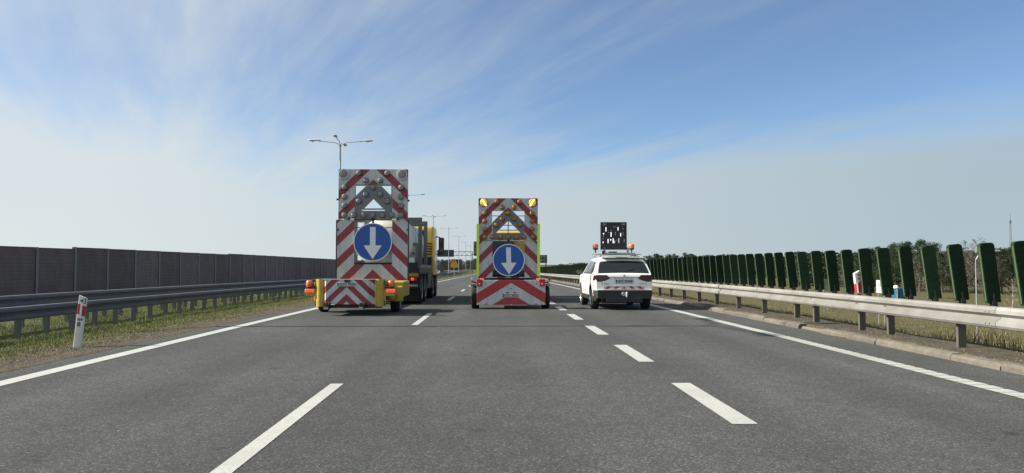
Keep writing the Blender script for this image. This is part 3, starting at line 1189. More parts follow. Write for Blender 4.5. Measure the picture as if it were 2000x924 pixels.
vs = [(xa, .13, z0), (xb, 0, z0), (xc_, 0, z0), (xd, .13, z0), (xa, .13, z1), (xb, 0, z1), (xc_, 0, z1), (xd, .13, z1)]
MB().add(vs, [(0, 1, 5, 4), (1, 2, 6, 5), (2, 3, 7, 6), (3, 0, 4, 7), (4, 5, 6, 7), (3, 2, 1, 0)]).build('rear_board', M['chev_tr'], TL, (rc, -.10, 0))
MB().box(xa - .002, xd + .002, -.012, .13, z1 + .002, z1 + .014).build('board_cap', 'lens_rim', TL, (rc, -.10, 0))
plate(TL, RX(681), -.115, RZ(555), .49, .10, 'GTC 9504')
MB().box(-.06, .09, -.03, 0, -.03, .02).build('plate_lamp', 'black_plastic', TL, (RX(681), -.105, RZ(548.2)))
for sx, pp in ((-1, 628.5), (1, 742)):
    c = RX(pp)
    w = .125
    prof = [(-w - .03, .06), (-w, .06), (-w * .8, .0), (-w * .3, -.05), (w * .3, -.05), (w * .8, .0), (w, .06), (w + .03, .06), (w + .03, .09), (-w - .03, .09)]
    n = len(prof)
    vs = [(x, y, RZ(598)) for x, y in prof] + [(x, y, RZ(545)) for x, y in prof]
    p_ = MB().add(vs, [(i, (i + 1) % n, n + (i + 1) % n, n + i) for i in range(n)] + [tuple(range(n)), tuple(range(n, 2 * n))]).build('corner_post', 'yellow', TL, (c, .02, 0), smooth=50)
    for bx in (-.13, .13):
        for bz in (549, 553, 589, 594):
            MB().lathe([(.02, 0), (.02, -.02), (.008, -.024)], 'y', 8, (bx, .055, RZ(bz))).build('bolt', 'dark_metal', p_)
    MB().poly([(-.085 * sx, -.07), (.06 * sx, -.07), (-.03 * sx, .08)], -.0, .03).build('reflector', 'tail_dark', TL, (c + sx * .21, .03, RZ(558)))
    bx = c + sx * .27
    br = MB().box(-.12, .12, .0, .06, -.17, -.01).box(-.09, .09, .0, .08, -.01, .03).build('lamp_bracket', 'yellow', TL, (bx, .08, RZ(565)), bevel=.008)
    bc = MB().lathe([(.085, 0), (.085, .02), (.095, .04), (.09, .12), (.07, .15), (.02, .16)], 'z', 14, (bx + sx * .03, .10, RZ(559.5))).build('beacon', 'orange', TL, smooth=40)
    MB().lathe([(.075, -.05), (.09, 0)], 'z', 12, (bx + sx * .03, .10, RZ(559.8))).build('beacon_base', 'black_plastic', bc)
    tl_ = MB().box(-.115, .115, -.03, .03, -.045, .045).build('tail_lamp', 'tail_hot', TL, (bx + sx * .02, .05, RZ(567.5)), bevel=.02)
    MB().box(-.085, .085, -.034, -.02, -.025, .025).build('lens', 'tail_on', tl_)
for pp in (645, 712):
    x = RX(pp)
    h = MB().box(-.07, .07, -.02, .1, -.13, .02).build('hitch_roller', 'dark_metal', TL, (x - .01, -.12, RZ(592)), bevel=.01)
    MB().lathe([(.07, -.022), (.075, -.015), (.075, .015), (.07, .022)], 'x', 14, (.06, -.03, -.03)).build('roller', 'rubber', h, smooth=40)
    MB().box(-.085, .03, -.04, .02, -.145, -.09).build('foot', 'rim', h)
MB().box(-.82, .82, .0, .08, RZ(601), RZ(595)).build('lower_bar', 'dark_metal', TL, (0, .02, 0))
for sx in (-1, 1):
    MB().box(-.22, .22, 1.15, 2.45, .42, .85).box(-.20, .20, 1.05, 1.149, .30, .72).build('fender_box', 'yellow', TL, (sx * 1.02 + .0, .2, 0), bevel=.03)
    wheel(TL, (sx * 1.0 - .04, 1.72, .315), .32, .24, sx, 'rim')
MB().tube([(.98, .3, .40), (1.08, .34, .38), (1.16, .4, .42), (1.17, .42, .50), (1.12, .4, .50)], .012, 6).build('cable', 'black_plastic', TL)

# ------------------------------------------------------------------ middle trailer
TM = thing('arrow_board_trailer', 'striped arrow board trailer in the middle lane with lit amber lamps and fluorescent side strips', 'trailer', (.53, 22.0, zr(22)))
SM = 64.6
MX = lambda p: (p - 963) / SM - .53
MZ = lambda p: 1.31 - (p - 515) / SM - zr(22)
YM = .30
cm = MX(992.6)
M['chev_tm'] = chevron('chevron_middle', MZ(405), 38.4 / SM, .43, 1.0, (.28, .012, .028), (.54, .58, .60))
MB().poly(rect(MX(934.6) - cm, MX(1050.6) - cm, MZ(469), MZ(387)), 0, .03, [rect(MX(961.2) - cm, MX(1024.2) - cm, MZ(468), MZ(412.2))]).build('upper_board', M['chev_tm'], TM, (cm, YM, 0))
MB().poly(rect(MX(934) - cm, MX(1051) - cm, MZ(543), MZ(470)), .012, .04, [rect(MX(961.8) - cm, MX(1024.6) - cm, MZ(541), MZ(471))]).build('lower_board', M['chev_tm'], TM, (cm, YM, 0))
C4 = lambda q: (MX(920 + q[0] / 9.24), MZ(380 + q[1] / 9.24))
pl = [C4(q) for q in [(384, 815), (962, 815), (962, 500), (755, 298), (588, 298), (384, 500)]]
MB().poly(pl, YM - .002, YM + .02, [[C4(q) for q in [(452, 692), (895, 692), (672, 470)]]]).build('arrow_plate', 'grey_plate', TM)
MB().poly([C4(q) for q in [(588, 297), (755, 297), (672, 228)]], YM - .006, YM - .003).build('arrow_tip', 'sheet_red', TM)
for q, c in (((228, 143), 1), ((1107, 143), -1)):
    x, z = C4(q)
    lamp(TM, x, YM - .035, z, 75 / 9.24 / SM, 'lamp_lit', False, c)
for q in [(465, 130), (875, 130), (565, 228), (778, 228), (245, 340), (1100, 335), (667, 335), (245, 482), (1105, 482), (562, 440), (775, 440), (458, 548), (885, 548), (245, 625), (1105, 620), (250, 770), (380, 765), (525, 765), (665, 765), (815, 765), (958, 765), (1110, 765)]:
    x, z = C4(q)
    lamp(TM, x, YM - .035, z, 45 / 9.24 / SM, 'lens_amber')
arrow_sign(TM, MX(993.6), YM - .05, MZ(508), 31.2 / SM, -1.5)
for p0, p1 in ((930.8, 936), (1049.2, 1054.6)):
    MB().box(MX(p0), MX(p1), YM - .05, YM - .005, MZ(540.5), MZ(437)).build('side_strip', 'fluor', TM, bevel=.006)
for q in (421.2, 439.6, 449.2):
    MB().tube([(MX(940), YM + .10, MZ(q)), (MX(1046), YM + .10, MZ(q))], .013, 6).build('cross_rod', 'dark_metal', TM)
MB().tube([(MX(992.7), YM + .08, MZ(472)), (MX(992.7), YM + .08, MZ(426))], .016, 6).build('upright_rod', 'frame_grey', TM)
MB().box(MX(961.8), MX(1024.6), YM - .004, YM + .01, MZ(470.6), MZ(469.3)).build('hinge_bar', 'lens_rim', TM)
MB().tube([(MX(994), YM - .03, MZ(474)), (MX(994), YM - .06, MZ(467)), (MX(996), YM - .06, MZ(463))], .016, 6).build('latch', 'dark_metal', TM)
b = MB()
for x in (MX(940), MX(1045)):
    b.box(x - .04, x + .04, YM + .045, YM + .12, .6, MZ(390))
b.build('mast_frame', 'frame_grey', TM)
# lower tail board
bz0, bz1 = MZ(592.5), MZ(541.5)
M['chev_tb'] = chevron('chevron_tail_board', 1.31 - (370 + 750 / 3.695 - 515) / 65.45 - zr(22), .62, .5, .6, (.44, .018, .016), (.60, .64, .67))
tb = MB().box(-1.02, 1.02, 0, .035, .135, .87).build('tail_board', M['chev_tb'], TM, (.01, -.02, 0), bevel=.006)
for sx in (-1, 1):
    for (bx, bz) in ((.76, .76), (.76, .56), (.76, .35), (.73, .16), (.77, .16)):
        MB().lathe([(.016, 0), (.016, -.012)], 'y', 8, (sx * bx, 0, bz)).build('bolt', 'black', tb)
    MB().box(-.055, .055, -.012, 0, -.014, .014).build('slot', 'black', tb, (sx * .115, 0, .49))
    sl = MB().box(-.085, .085, -.06, -.002, -.10, .11).build('side_lamp', 'sheet_red', TM, (sx * .93, -.02, .79), bevel=.012)
    MB().lathe([(.022, 0), (.018, -.02)], 'y', 10, (0, -.06, -.03)).build('lens', 'tail_hot', sl)
    MB().box(-.06, .06, -.02, 0, -.025, .025).build('marker_lamp', 'tail_hot', TM, (sx * .84 - .02, -.06, .90), bevel=.006)
    ar = MB().tube([(sx * .95, 0, .80), (sx * 1.10, 0, .80), (sx * 1.15, 0, .82), (sx * 1.15, 0, .88)], .022, 7).build('marker_arm', 'black_plastic', TM, smooth=40)
    MB().lathe([(.035, -.03), (.04, 0), (.035, .03)], 'y', 12, (sx * 1.15, 0, .90)).build('marker_lens', 'tail_dark' if sx > 0 else 'lens_rim', ar, smooth=40)
    wheel(TM, (sx * 1.07, .62, .335), .345, .235, sx, 'rim')
    MB().box(-.14, .14, .22, 1.02, .70, .73).build('mudguard', 'black_plastic', TM, (sx * 1.06, 0, 0), bevel=.01)
for bz in (.62, .47):
    MB().lathe([(.018, 0), (.018, -.012)], 'y', 8, (0, 0, bz)).build('bolt', 'black', tb)
plate(TM, .005, -.032, 1.31 - (577 - 515) / 65.45 - zr(22), .49, .112, 'GTC 58221')
MB().box(-.85, .85, .05, 2.3, .42, .60).build('deck', 'dark_metal', TM)
MB().box(-.05, .05, 2.3, 3.6, .42, .54).build('drawbar', 'dark_metal', TM)


# ------------------------------------------------------------------ trucks
def cab_body(parent, y0, y1, hw, z0, z1, mat):
    """rounded box cab with a raked windscreen and a lipped roof"""
    b = MB()
    L_ = y1 - y0
    prof = [(0, z0), (0, z1 - .25), (.06, z1 - .06), (.2, z1), (L_ - .75, z1 + .02), (L_ - .42, z1 - .10), (L_ - .12, z0 + .95), (L_, z0 + .45), (L_, z0)]
    n = len(prof)
    vs, fs = [], []
    for x, k in ((-hw, .94), (-hw + .05, 1), (hw - .05, 1), (hw, .94)):
        for (y, z) in prof:
            vs.append((x, y0 + L_ / 2 + (y - L_ / 2) * (k if abs(x) == hw else 1), z0 + (z - z0) * (.985 if abs(x) == hw else 1)))
    for j in range(3):
        for i in range(n):
            i2 = (i + 1) % n
            fs.append((j * n + i, j * n + i2, (j + 1) * n + i2, (j + 1) * n + i))
    fs += [tuple(range(n)), tuple(range(3 * n, 4 * n))]
    b.add(vs, fs)
    return b.build('cab', mat, parent, smooth=40, bevel=.03)


def cab_windows(cab, y0, y1, hw, z0, z1):
    L_ = y1 - y0
    for sx in (-1, 1):
        pts = [(y0 + L_ * .42, z0 + 1.05), (y1 - .30, z0 + 1.0), (y1 - .50, z1 - .35), (y0 + L_ * .42, z1 - .30)]
        x = sx * (hw - .001)
        b = MB().add([(x + sx * .006, p[0], p[1]) for p in pts] + [(x - sx * .02, p[0], p[1]) for p in pts], [(0, 1, 2, 3), (4, 5, 6, 7)] + [(i, (i + 1) % 4, 4 + (i + 1) % 4, 4 + i) for i in range(4)])
        b.build('side_window', 'glass', cab)
    d0, d1 = z0 + .98, z1 - .16
    yy = lambda z: y1 - .12 + ((z - z0 - .95) / (z1 - .10 - z0 - .95)) * (-.30) + .012
    MB().add([(-hw + .12, yy(d0), d0), (hw - .12, yy(d0), d0), (hw - .16, yy(d1), d1), (-hw + .16, yy(d1), d1), (-hw + .12, yy(d0) - .03, d0), (hw - .12, yy(d0) - .03, d0), (hw - .16, yy(d1) - .03, d1), (-hw + .16, yy(d1) - .03, d1)],
             [(0, 1, 2, 3), (7, 6, 5, 4), (0, 4, 5, 1), (1, 5, 6, 2), (2, 6, 7, 3), (3, 7, 4, 0)]).build('windscreen', 'glass', cab)


def truck_mirror(parent, sx, x, y, z0, z1):
    m = MB().box(-.12, .12, -.05, .08, z0, z1).build('mirror', 'black_plastic', parent, (x, y, 0), bevel=.04)
    MB().box(-.075, .075, -.056, -.048, z0 + .07, z0 + .40).box(-.075, .075, -.056, -.048, z0 + .45, z1 - .08).build('mirror_glass', 'mirror_glass', m)
    MB().tube([(-sx * .38, .12, z1 + .10), (-sx * .12, .06, z1 + .02), (0, .02, z1 - .03)], .03, 6).tube([(-sx * .36, .12, z0 - .02), (-sx * .1, .05, z0 - .03), (0, .02, z0 + .03)], .022, 6).build('mirror_arm', 'black_plastic', m)


def chassis(parent, y0, y1, hw, axles, r, sides_w=.30):
    MB().box(-.45, .45, y0, y1, .62, .95).build('chassis', 'dark_metal', parent)
    for i, (y, dual) in enumerate(axles):
        for sx in (-1, 1):
            wheel(parent, (sx * (hw - .16 - .02), y, r), r, sides_w, sx, 'rim')
            if dual:
                wheel(parent, (sx * (hw - .52), y, r), r, sides_w, sx, 'rim')
        MB().tube([(-hw + .3, y, r), (hw - .3, y, r)], .08, 8).build('axle', 'dark_metal', parent)


TK = thing('tank_truck', 'yellow cab truck carrying a cream silo tank in a grey frame, left lane', 'truck', (-3.70, 24.7, zr(25.5)), (slope_x(25, 33), 0, 0))
chassis(TK, .25, 8.3, 1.25, [(1.15, True), (2.5, True), (6.0, False), (7.75, False)], .51)
MB().box(-1.22, 1.22, .15, 5.6, 1.02, 1.22).box(-1.2, 1.2, .05, .15, .95, 1.42).build('subframe', 'dark_metal', TK)
for sx in (-1, 1):
    MB().box(-.16, .16, .35, 3.25, 1.06, 1.10).box(-.16, .16, .30, .35, .55, 1.10).box(-.16, .16, 3.25, 3.3, .65, 1.10).build('mudguard', 'black_plastic', TK, (sx * 1.08, 0, 0), bevel=.01)
    MB().box(-.30, .30, .18, .20, .12, .70).build('mud_flap', 'rubber', TK, (sx * .92, 0, 0))
    MB().box(-.20, .20, 3.45, 5.3, .45, 1.0).build('side_box', 'dark_metal', TK, (sx * 1.0, 0, 0), bevel=.02)
    t_ = MB().box(-.20, .20, -.03, .03, -.075, .075).build('tail_lamp', 'tail_dark', TK, (sx * 1.0, .02, .86), bevel=.015)
    MB().box(-.16, .16, -.036, -.028, -.05, .05).build('lens', 'sheet_red', t_)
    MB().lathe([(.055, -.036), (.04, -.045)], 'y', 12, (.02 * sx, 0, 0)).build('bulb', 'tail_on', t_)
    MB().box(-.22, .22, -.01, .02, -.05, .05).build('reflective_strip', 'yellow', TK, (sx * .99, .02, 1.005))
MB().box(-1.2, 1.2, .02, .12, .54, .76).build('bumper', 'dark_metal', TK, bevel=.02)
text_obj('MAN', .10, 'lens_rim', TK, (1.045, .012, .65), .27)
# tank and its frame
prof = [(.02, .75), (.45, .80), (.70, .93), (.80, 1.15), (.82, 1.4), (.82, 4.6), (.80, 4.85), (.70, 5.05), (.3, 5.2)]
tk = MB().lathe(prof, 'y', 36).build('tank', 'tank', TK, (0, 0, 2.08), smooth=60)
tk.scale = (1.26, 1, 1.17)
MB().lathe([(.835, 1.9), (.84, 1.92), (.84, 2.02), (.835, 2.04)], 'y', 36, cap=False).build('tank_band', 'frame_grey', tk, smooth=40)
MB().lathe([(.835, 3.9), (.84, 3.92), (.84, 4.02), (.835, 4.04)], 'y', 36, cap=False).build('tank_band', 'frame_grey', tk, smooth=40)
MB().lathe([(.26, .6), (.26, .72), (.2, .80)], 'y', 18, (0, 0, -.05)).build('manhole', 'frame_grey', tk, smooth=40)
for y in (1.35, 3.45):
    f = MB()
    for sx in (-1, 1):
        f.box(sx * 1.13 - .065, sx * 1.13 + .065, y - .06, y + .06, 1.36, 3.02)
    f.box(-1.065, 1.065, y - .058, y + .058, 2.84, 3.015)
    f.build('portal_frame', 'frame_grey', TK, bevel=.008)
for sx in (-1, 1):
    MB().box(-.07, .07, 1.0, 5.3, 1.225, 1.355).build('frame_rail', 'frame_grey', TK, (sx * 1.13, 0, 0), bevel=.006)
    MB().box(-.3, .3, -.03, .03, 0, .09).box(.18, .27, -.03, .03, -.5, 0).build('rear_bracket', 'frame_grey', TK, (sx * .83, 1.02, 2.02) if sx > 0 else (-.83, 1.02, 2.02))
    MB().tube([(sx * .5, 1.05, 2.0), (sx * 1.05, 1.05, 1.7)], .03, 6).build('brace', 'frame_grey', TK)
MB().box(-.75, .75, 1.3, 4.9, 1.22, 1.36).build('cradle', 'dark_metal', TK)
MB().box(-.05, .05, -.05, .05, 0, .16).build('frame_light', 'black_plastic', TK, (.55, 1.35, 3.02))
MB().box(-.10, .10, -.02, .02, -.13, .10).build('hook_plate', 'white', TK, (.88, .95, 1.5))
cab = cab_body(TK, 5.95, 8.35, 1.22, .95, 2.98, 'cab_yellow')
cab_windows(cab, 5.95, 8.35, 1.22, .95, 2.98)
MB().box(-.9, .9, 6.2, 6.9, 2.99, 3.10).build('roof_box', 'cab_yellow', cab, bevel=.04)
MB().box(.62, 1.20, 5.35, 5.93, .70, 1.72).build('air_filter_box', 'black_plastic', TK, bevel=.05)
MB().lathe([(.09, 1.7), (.09, 2.75), (.07, 2.8)], 'z', 12, (.78, 5.72, 0)).build('exhaust_stack', 'dark_metal', TK, smooth=40)
for k in range(9):
    MB().box(-.12, .12, -.02, .0, 0, .05).build('intake_slat', 'black_plastic', cab, (1.05, 5.945, 1.35 + k * .11))
for sx in (-1, 1):
    truck_mirror(TK, sx, sx * 1.42, 7.85, 1.86, 2.58)

TKM = thing('works_truck', 'yellow cab works truck ahead of the middle arrow board trailer, mostly hidden', 'truck', (.56, 26.0, zr(27)), (slope_x(26, 34), 0, 0))
chassis(TKM, .2, 7.2, 1.08, [(1.3, True), (5.4, False)], .49)
MB().box(-1.05, 1.05, .05, 4.5, .98, 1.14).build('flatbed', 'dark_metal', TKM)
for sx in (-1, 1):
    MB().box(-.025, .025, .1, 4.45, 1.15, 1.62).build('drop_side', 'frame_grey', TKM, (sx * 1.03, 0, 0))
MB().box(-1.0, 1.0, .05, .10, 1.15, 1.62).build('tailgate', 'frame_grey', TKM)
MB().box(-1.0, .16, 1.0, 3.9, 1.145, 2.42).build('equipment_box', M['sign_back'], TKM, bevel=.02)
MB().box(.20, 1.0, 1.6, 3.9, 1.145, 2.30).build('storage_box', 'yellow', TKM, bevel=.02)
MB().box(-.7, .7, .0, .05, .62, .78).build('bumper', 'dark_metal', TKM)
for sx in (-1, 1):
    MB().box(-.15, .15, -.03, .03, -.06, .06).build('tail_lamp', 'tail_dark', TKM, (sx * .9, .0, .86))
cab2 = cab_body(TKM, 4.75, 6.9, 1.12, .9, 2.80, 'cab_yellow')
cab_windows(cab2, 4.75, 6.9, 1.12, .9, 2.80)
for sx in (-1, 1):
    truck_mirror(TKM, sx, sx * 1.30, 6.5, 1.78, 2.42)

# ------------------------------------------------------------------ white SUV with the roof sign
SV = thing('suv', 'white SUV with a dark LED sign board and orange beacons on its roof', 'car', (3.82, 21.4, zr(22.2)), (slope_x(21.5, 25), 0, 0))
ST = [(0, .60), (.03, .606), (.045, .80), (.06, .98), (.09, 1.05), (.16, 1.10), (.22, 1.16), (.30, 1.25), (.38, 1.335), (.45, 1.405), (.50, 1.45), (.56, 1.49), (.66, 1.525), (.9, 1.555), (1.4, 1.575), (1.9, 1.56), (2.25, 1.51), (2.5, 1.365), (2.75, 1.21), (2.95, 1.085), (3.1, 1.045), (3.5, 1.01), (3.85, .96), (4.0, .90), (4.1, .82), (4.15, .74), (4.175, .68)]
sy, sz = [p[0] for p in ST], [p[1] for p in ST]
ZTOP = lambda y: float(np.interp(y, sy, sz))
WZ = lambda z: float(np.interp(z, [.2, .36, .6, .85, 1.0, 1.08, 1.3, 1.45, 1.53, 1.58], [.80, .865, .885, .882, .868, .835, .755, .69, .61, .45]))
PY = lambda y: float(np.interp(y, [0, .05, .15, .4, 3.4, 3.8, 4.0, 4.1, 4.175], [.89, .925, .965, 1, 1, .97, .90, .82, .7]))
AX = (.80, 3.30)


def zbot(y):
    z = .27 + (.08 if y < .15 else 0)
    for a in AX:
        d = .385 ** 2 - (y - a) ** 2
        if d > 0:
            z = max(z, .335 + math.sqrt(d))
    return z


ys = sorted(set(sy + [a + .3849 * math.cos(PI * k / 16) for a in AX for k in range(17)] + list(np.arange(.1, 4.1, .12))))
FIX = [.30, .42, .50, .56, .585]
rows = []
for y in ys:
    zb, zt = zbot(y), ZTOP(y)
    lv = [zb]
    for f in FIX:
        lv.append(max(f, lv[-1] + .0015))
    zs_ = lv[-1]
    zt = max(zt, zs_ + .012)
    for k in range(1, 17):
        lv.append(zs_ + (zt - zs_) * k / 16)
    rows.append([(WZ(z) * PY(y), y, z) for z in lv])
nl = len(rows[0])
whiteb, blackb = MB(), MB()
for sx in (-1, 1):
    for j in range(len(rows) - 1):
        for i in range(nl - 1):
            q = [rows[j][i], rows[j][i + 1], rows[j + 1][i + 1], rows[j + 1][i]]
            c = [sum(p[k] for p in q) / 4 for k in range(3)]
            arch = any((c[1] - a) ** 2 + (c[2] - .335) ** 2 < .425 ** 2 for a in AX)
            blk = c[2] < .42 or (c[1] < .32 and c[2] < .585) or (arch and c[2] < .80) or (c[1] > 3.95 and c[2] < .585)
            (blackb if blk else whiteb).add([(sx * p[0], p[1], p[2]) for p in q], [(0, 1, 2, 3)])
for j in range(len(rows) - 1):                          # roof, bonnet, tail slope
    a, b_ = rows[j][-1], rows[j + 1][-1]
    n = 8
    vs = []
    for p in (a, b_):
        for k in range(n + 1):
            t = -1 + 2 * k / n
            vs.append((p[0] * t, p[1], p[2] + .018 * (1 - t * t)))
    whiteb.add(vs, [(k, k + 1, n + 2 + k, n + 1 + k) for k in range(n)])
for j, B in ((0, None), (len(rows) - 1, None)):         # closed ends
    for i in range(nl - 1):
        a, b_ = rows[j][i], rows[j][i + 1]
        (blackb if (a[2] + b_[2]) / 2 < .585 else whiteb).add([(-a[0], a[1], a[2]), (a[0], a[1], a[2]), (b_[0], b_[1], b_[2]), (-b_[0], b_[1], b_[2])], [(0, 1, 2, 3)])


def weld(mb):
    bm = bmesh.new()
    me = mb.mesh('tmp', 'black')
    bm.from_mesh(me)
    bmesh.ops.remove_doubles(bm, verts=bm.verts, dist=.0012)
    bmesh.ops.recalc_face_normals(bm, faces=bm.faces)
    bm.to_mesh(me)
    bm.free()
    return me


for nm, mb, mt in (('body', whiteb, 'car_white'), ('lower_cladding', blackb, 'black_plastic')):
    me = weld(mb)
    me.name = nm
    me.materials.clear()
    me.materials.append(M[mt])
    me.polygons.foreach_set('use_smooth', [True] * len(me.polygons))
    me.set_sharp_from_angle(angle=R(42))
    link(nm, me, SV)
MB().box(-.60, .60, .25, 3.9, .20, .75).build('underbody', 'dark_metal', SV)
MB().box(-.66, .66, -.012, .03, .345, .36).box(-.52, .52, -.02, .02, .25, .36).build('bumper_lip', 'black_plastic', SV, bevel=.006)
YREAR = lambda z: float(np.interp(z, [1.05, 1.10, 1.16, 1.25, 1.335, 1.405, 1.45], [.10, .16, .22, .30, .38, .45, .50]))
b = MB()
zz = [1.075, 1.12, 1.18, 1.25, 1.32, 1.39, 1.425]
for z in zz:
    w = WZ(z) * PY(YREAR(z)) - .055 - .03 * (z > 1.4)
    for k in range(9):
        t = -1 + 2 * k / 8
        b.v.append((w * t, YREAR(z) - .014, z + .018 * (1 - t * t) + .004))
for j in range(len(zz) - 1):
    for k in range(8):
        b.f.append((j * 9 + k, j * 9 + k + 1, (j + 1) * 9 + k + 1, (j + 1) * 9 + k))
rw = b.build('rear_window', 'glass', SV, smooth=50)
MB().tube([(-.28, .14, 1.125), (.05, .145, 1.115), (.30, .21, 1.20)], .008, 5).build('wiper', 'black', rw)
MB().box(-.60, .60, .40, .72, 1.535, 1.56).build('spoiler', 'car_white', SV, bevel=.012)
MB().box(-.17, .17, .392, .40, 1.538, 1.556).build('brake_light', 'tail_dark', SV)


def side_patch(name, mat, sx, yb0, yb1, yt0, yt1, z0, z1, off=.006, n=5):
    b = MB()
    for i in range(n + 1):
        z = z0 + (z1 - z0) * i / n
        for k in range(n + 1):
            t = k / n
            y = (yb0 + (yt0 - yb0) * i / n) * (1 - t) + (yb1 + (yt1 - yb1) * i / n) * t
            b.v.append((sx * (WZ(z) * PY(y) + off), y, z))
    for i in range(n):
        for k in range(n):
            b.f.append((i * (n + 1) + k, i * (n + 1) + k + 1, (i + 1) * (n + 1) + k + 1, (i + 1) * (n + 1) + k))
    return b.build(name, mat, SV, smooth=50)


for sx in (-1, 1):
    side_patch('window_surround', 'black_plastic', sx, .86, 2.86, 1.06, 2.27, 1.055, 1.465, .004)
    side_patch('side_window', 'glass_side', sx, 1.86, 2.74, 1.90, 2.27, 1.085, 1.44, .009)
    side_patch('side_window', 'glass_side', sx, 1.0, 1.78, 1.10, 1.80, 1.085, 1.44, .009)
    side_patch('quarter_window', 'glass', sx, .58, .86, .74, .98, 1.10, 1.40, .007)
    side_patch('door_seam', 'black', sx, 1.815, 1.828, 1.83, 1.843, .46, 1.06, .003)
    side_patch('door_handle', 'car_white', sx, 1.28, 1.50, 1.28, 1.50, .925, .96, .03)
    side_patch('door_handle', 'car_white', sx, 2.18, 2.40, 2.18, 2.40, .925, .96, .03)
    # lamp clusters wrap the corner
    pts = [(.40, .895), (.52, .84), (.68, .795), (.79, .80), (.845, .90), (.83, 1.0), (.50, 1.0)]
    tl_ = MB().poly([(sx * p[0], p[1] + .03) for p in pts], -.018, .10).build('tail_light', 'tail_dark', SV, (0, .062, 0), bevel=.012)
    MB().poly([(sx * p[0], p[1] + .03) for p in [(.60, .885), (.74, .86), (.80, .92), (.64, .94)]], -.024, -.016).build('lamp_strip', 'tail_dark', tl_)
    side_patch('tail_light_side', 'tail_dark', sx, .10, .33, .10, .27, .865, 1.02, .010)
    MB().lathe([(.02, -.01), (.02, .01)], 'y', 10, (sx * .60, -.008, .47)).build('sensor', 'black', SV)
    MB().box(-.06, .06, -.014, .0, -.02, .02).build('reflector', 'tail_dark', SV, (sx * .66, .0, .44))
    MB().box(-.018, .018, .85, 2.35, 1.605, 1.63).box(-.018, .018, .85, .95, 1.565, 1.606).box(-.018, .018, 2.25, 2.35, 1.545, 1.606).build('roof_rail', 'rim', SV, (sx * .55, 0, 0), bevel=.008)
    m_ = MB().box(-.10, .10, -.05, .06, -.07, .07).build('door_mirror', 'black_plastic', SV, (sx * .99, 2.62, 1.10), bevel=.03)
    MB().box(-.08, .08, -.056, -.051, -.05, .05).build('mirror_glass', 'mirror_glass', m_)
for sx in (-1, 1):
    for a in AX:
        wheel(SV, (sx * .765, a, .335), .335, .215, sx, 'rim', 10)
pp = plate(SV, .0, .034, .845, .51, .118, 'GTC 50768', 'plate_grey')
MB().box(-.285, .285, -.004, .03, -.075, .085).build('plate_recess', 'rim', SV, (0, .046, .845), bevel=.01)
MB().box(-.45, .45, -.02, .03, 0, .022).build('tailgate_trim', 'rim', SV, (0, .06, .955), bevel=.006)
bd = MB().poly([(-.02, .03), (.03, .055), (.055, .03), (.0, 0), (.03, -.03), (-.02, -.055), (-.05, -.03), (.0, 0)], -.012, 0).build('badge', 'rim', SV, (-.01, .062, .985))
for sx in (-1, 1):
    MB().box(-.07, .07, -.006, .004, -.012, .012).build('nameplate', 'rim', SV, (sx * .52, .040, .775))
M['chev_suv'] = chevron('chevron_hatch', .108, .245, .47, 1.0, (.42, .03, .045), (.60, .62, .62))
MB().poly([(-.60, .012), (-.56, 0), (.56, 0), (.60, .012), (.60, .11), (-.60, .11)], -.008, 0).build('hatch_strip', M['chev_suv'], SV, (0, .036, .592))
MB().box(-.62, .62, -.004, .002, .0, .008).build('hatch_seam', 'black', SV, (0, .028, .588))
for sx in (-1, 1):
    MB().box(-.004, .004, -.003, .003, 0, .22).build('hatch_seam', 'black', SV, (sx * .64, .04, .59))
tw = MB().lathe([(.055, -.02), (.065, 0), (.05, .015)], 'y', 14, (-.02, -.03, .475)).build('tow_socket', 'rim', SV, smooth=40)
MB().tube([(.06, .02, .43), (.06, -.06, .40), (.06, -.08, .44), (.06, -.08, .49)], .022, 7).lathe([(.012, .48), (.026, .50), (.026, .52), (.01, .54)], 'z', 10, (.06, -.08, 0)).box(.03, .10, -.07, -.05, .49, .52).build('tow_ball', 'lens_rim', tw, smooth=40)
# roof frame, beacons and sign
rf = MB()
for y in (.95, 1.75):
    rf.box(-.70, .70, y, y + .05, 1.635, 1.66)
rf.build('roof_bar', 'rim', SV, bevel=.006)
MB().box(-.45, .50, .88, 1.85, 1.662, 1.70).build('sign_base', 'lamp_steel', SV, bevel=.006)
b = MB()
for x in (-.45, .27):
    b.box(x, x + .055, 1.0, 1.05, 1.70, 1.86)
b.build('sign_leg', 'lamp_steel', SV)
MB().box(-.50, -.40, .9, 1.0, 1.66, 1.75).box(-.3, -.05, .92, .98, 1.702, 1.735).build('bracket', 'dark_metal', SV)
for sx in (-1, 1):
    x = sx * .55 - .15 + (.0 if sx < 0 else .0)
    bc = MB().lathe([(.075, 0), (.085, .03), (.085, .10), (.07, .12), (.02, .125)], 'z', 14, (x, .97, 1.835)).build('beacon', 'orange', SV, smooth=40)
    MB().lathe([(.02, -.14), (.02, -.06), (.07, -.045), (.085, 0)], 'z', 12, (x, .97, 1.835)).build('beacon_base', 'black_plastic', bc, smooth=40)
sb = MB().box(-.40, .40, -.03, .06, 0, .845).build('sign_board', 'led_black', SV, (-.135, 1.03, 1.79), (0, 0, 0), bevel=.008)
k = .80 / 653
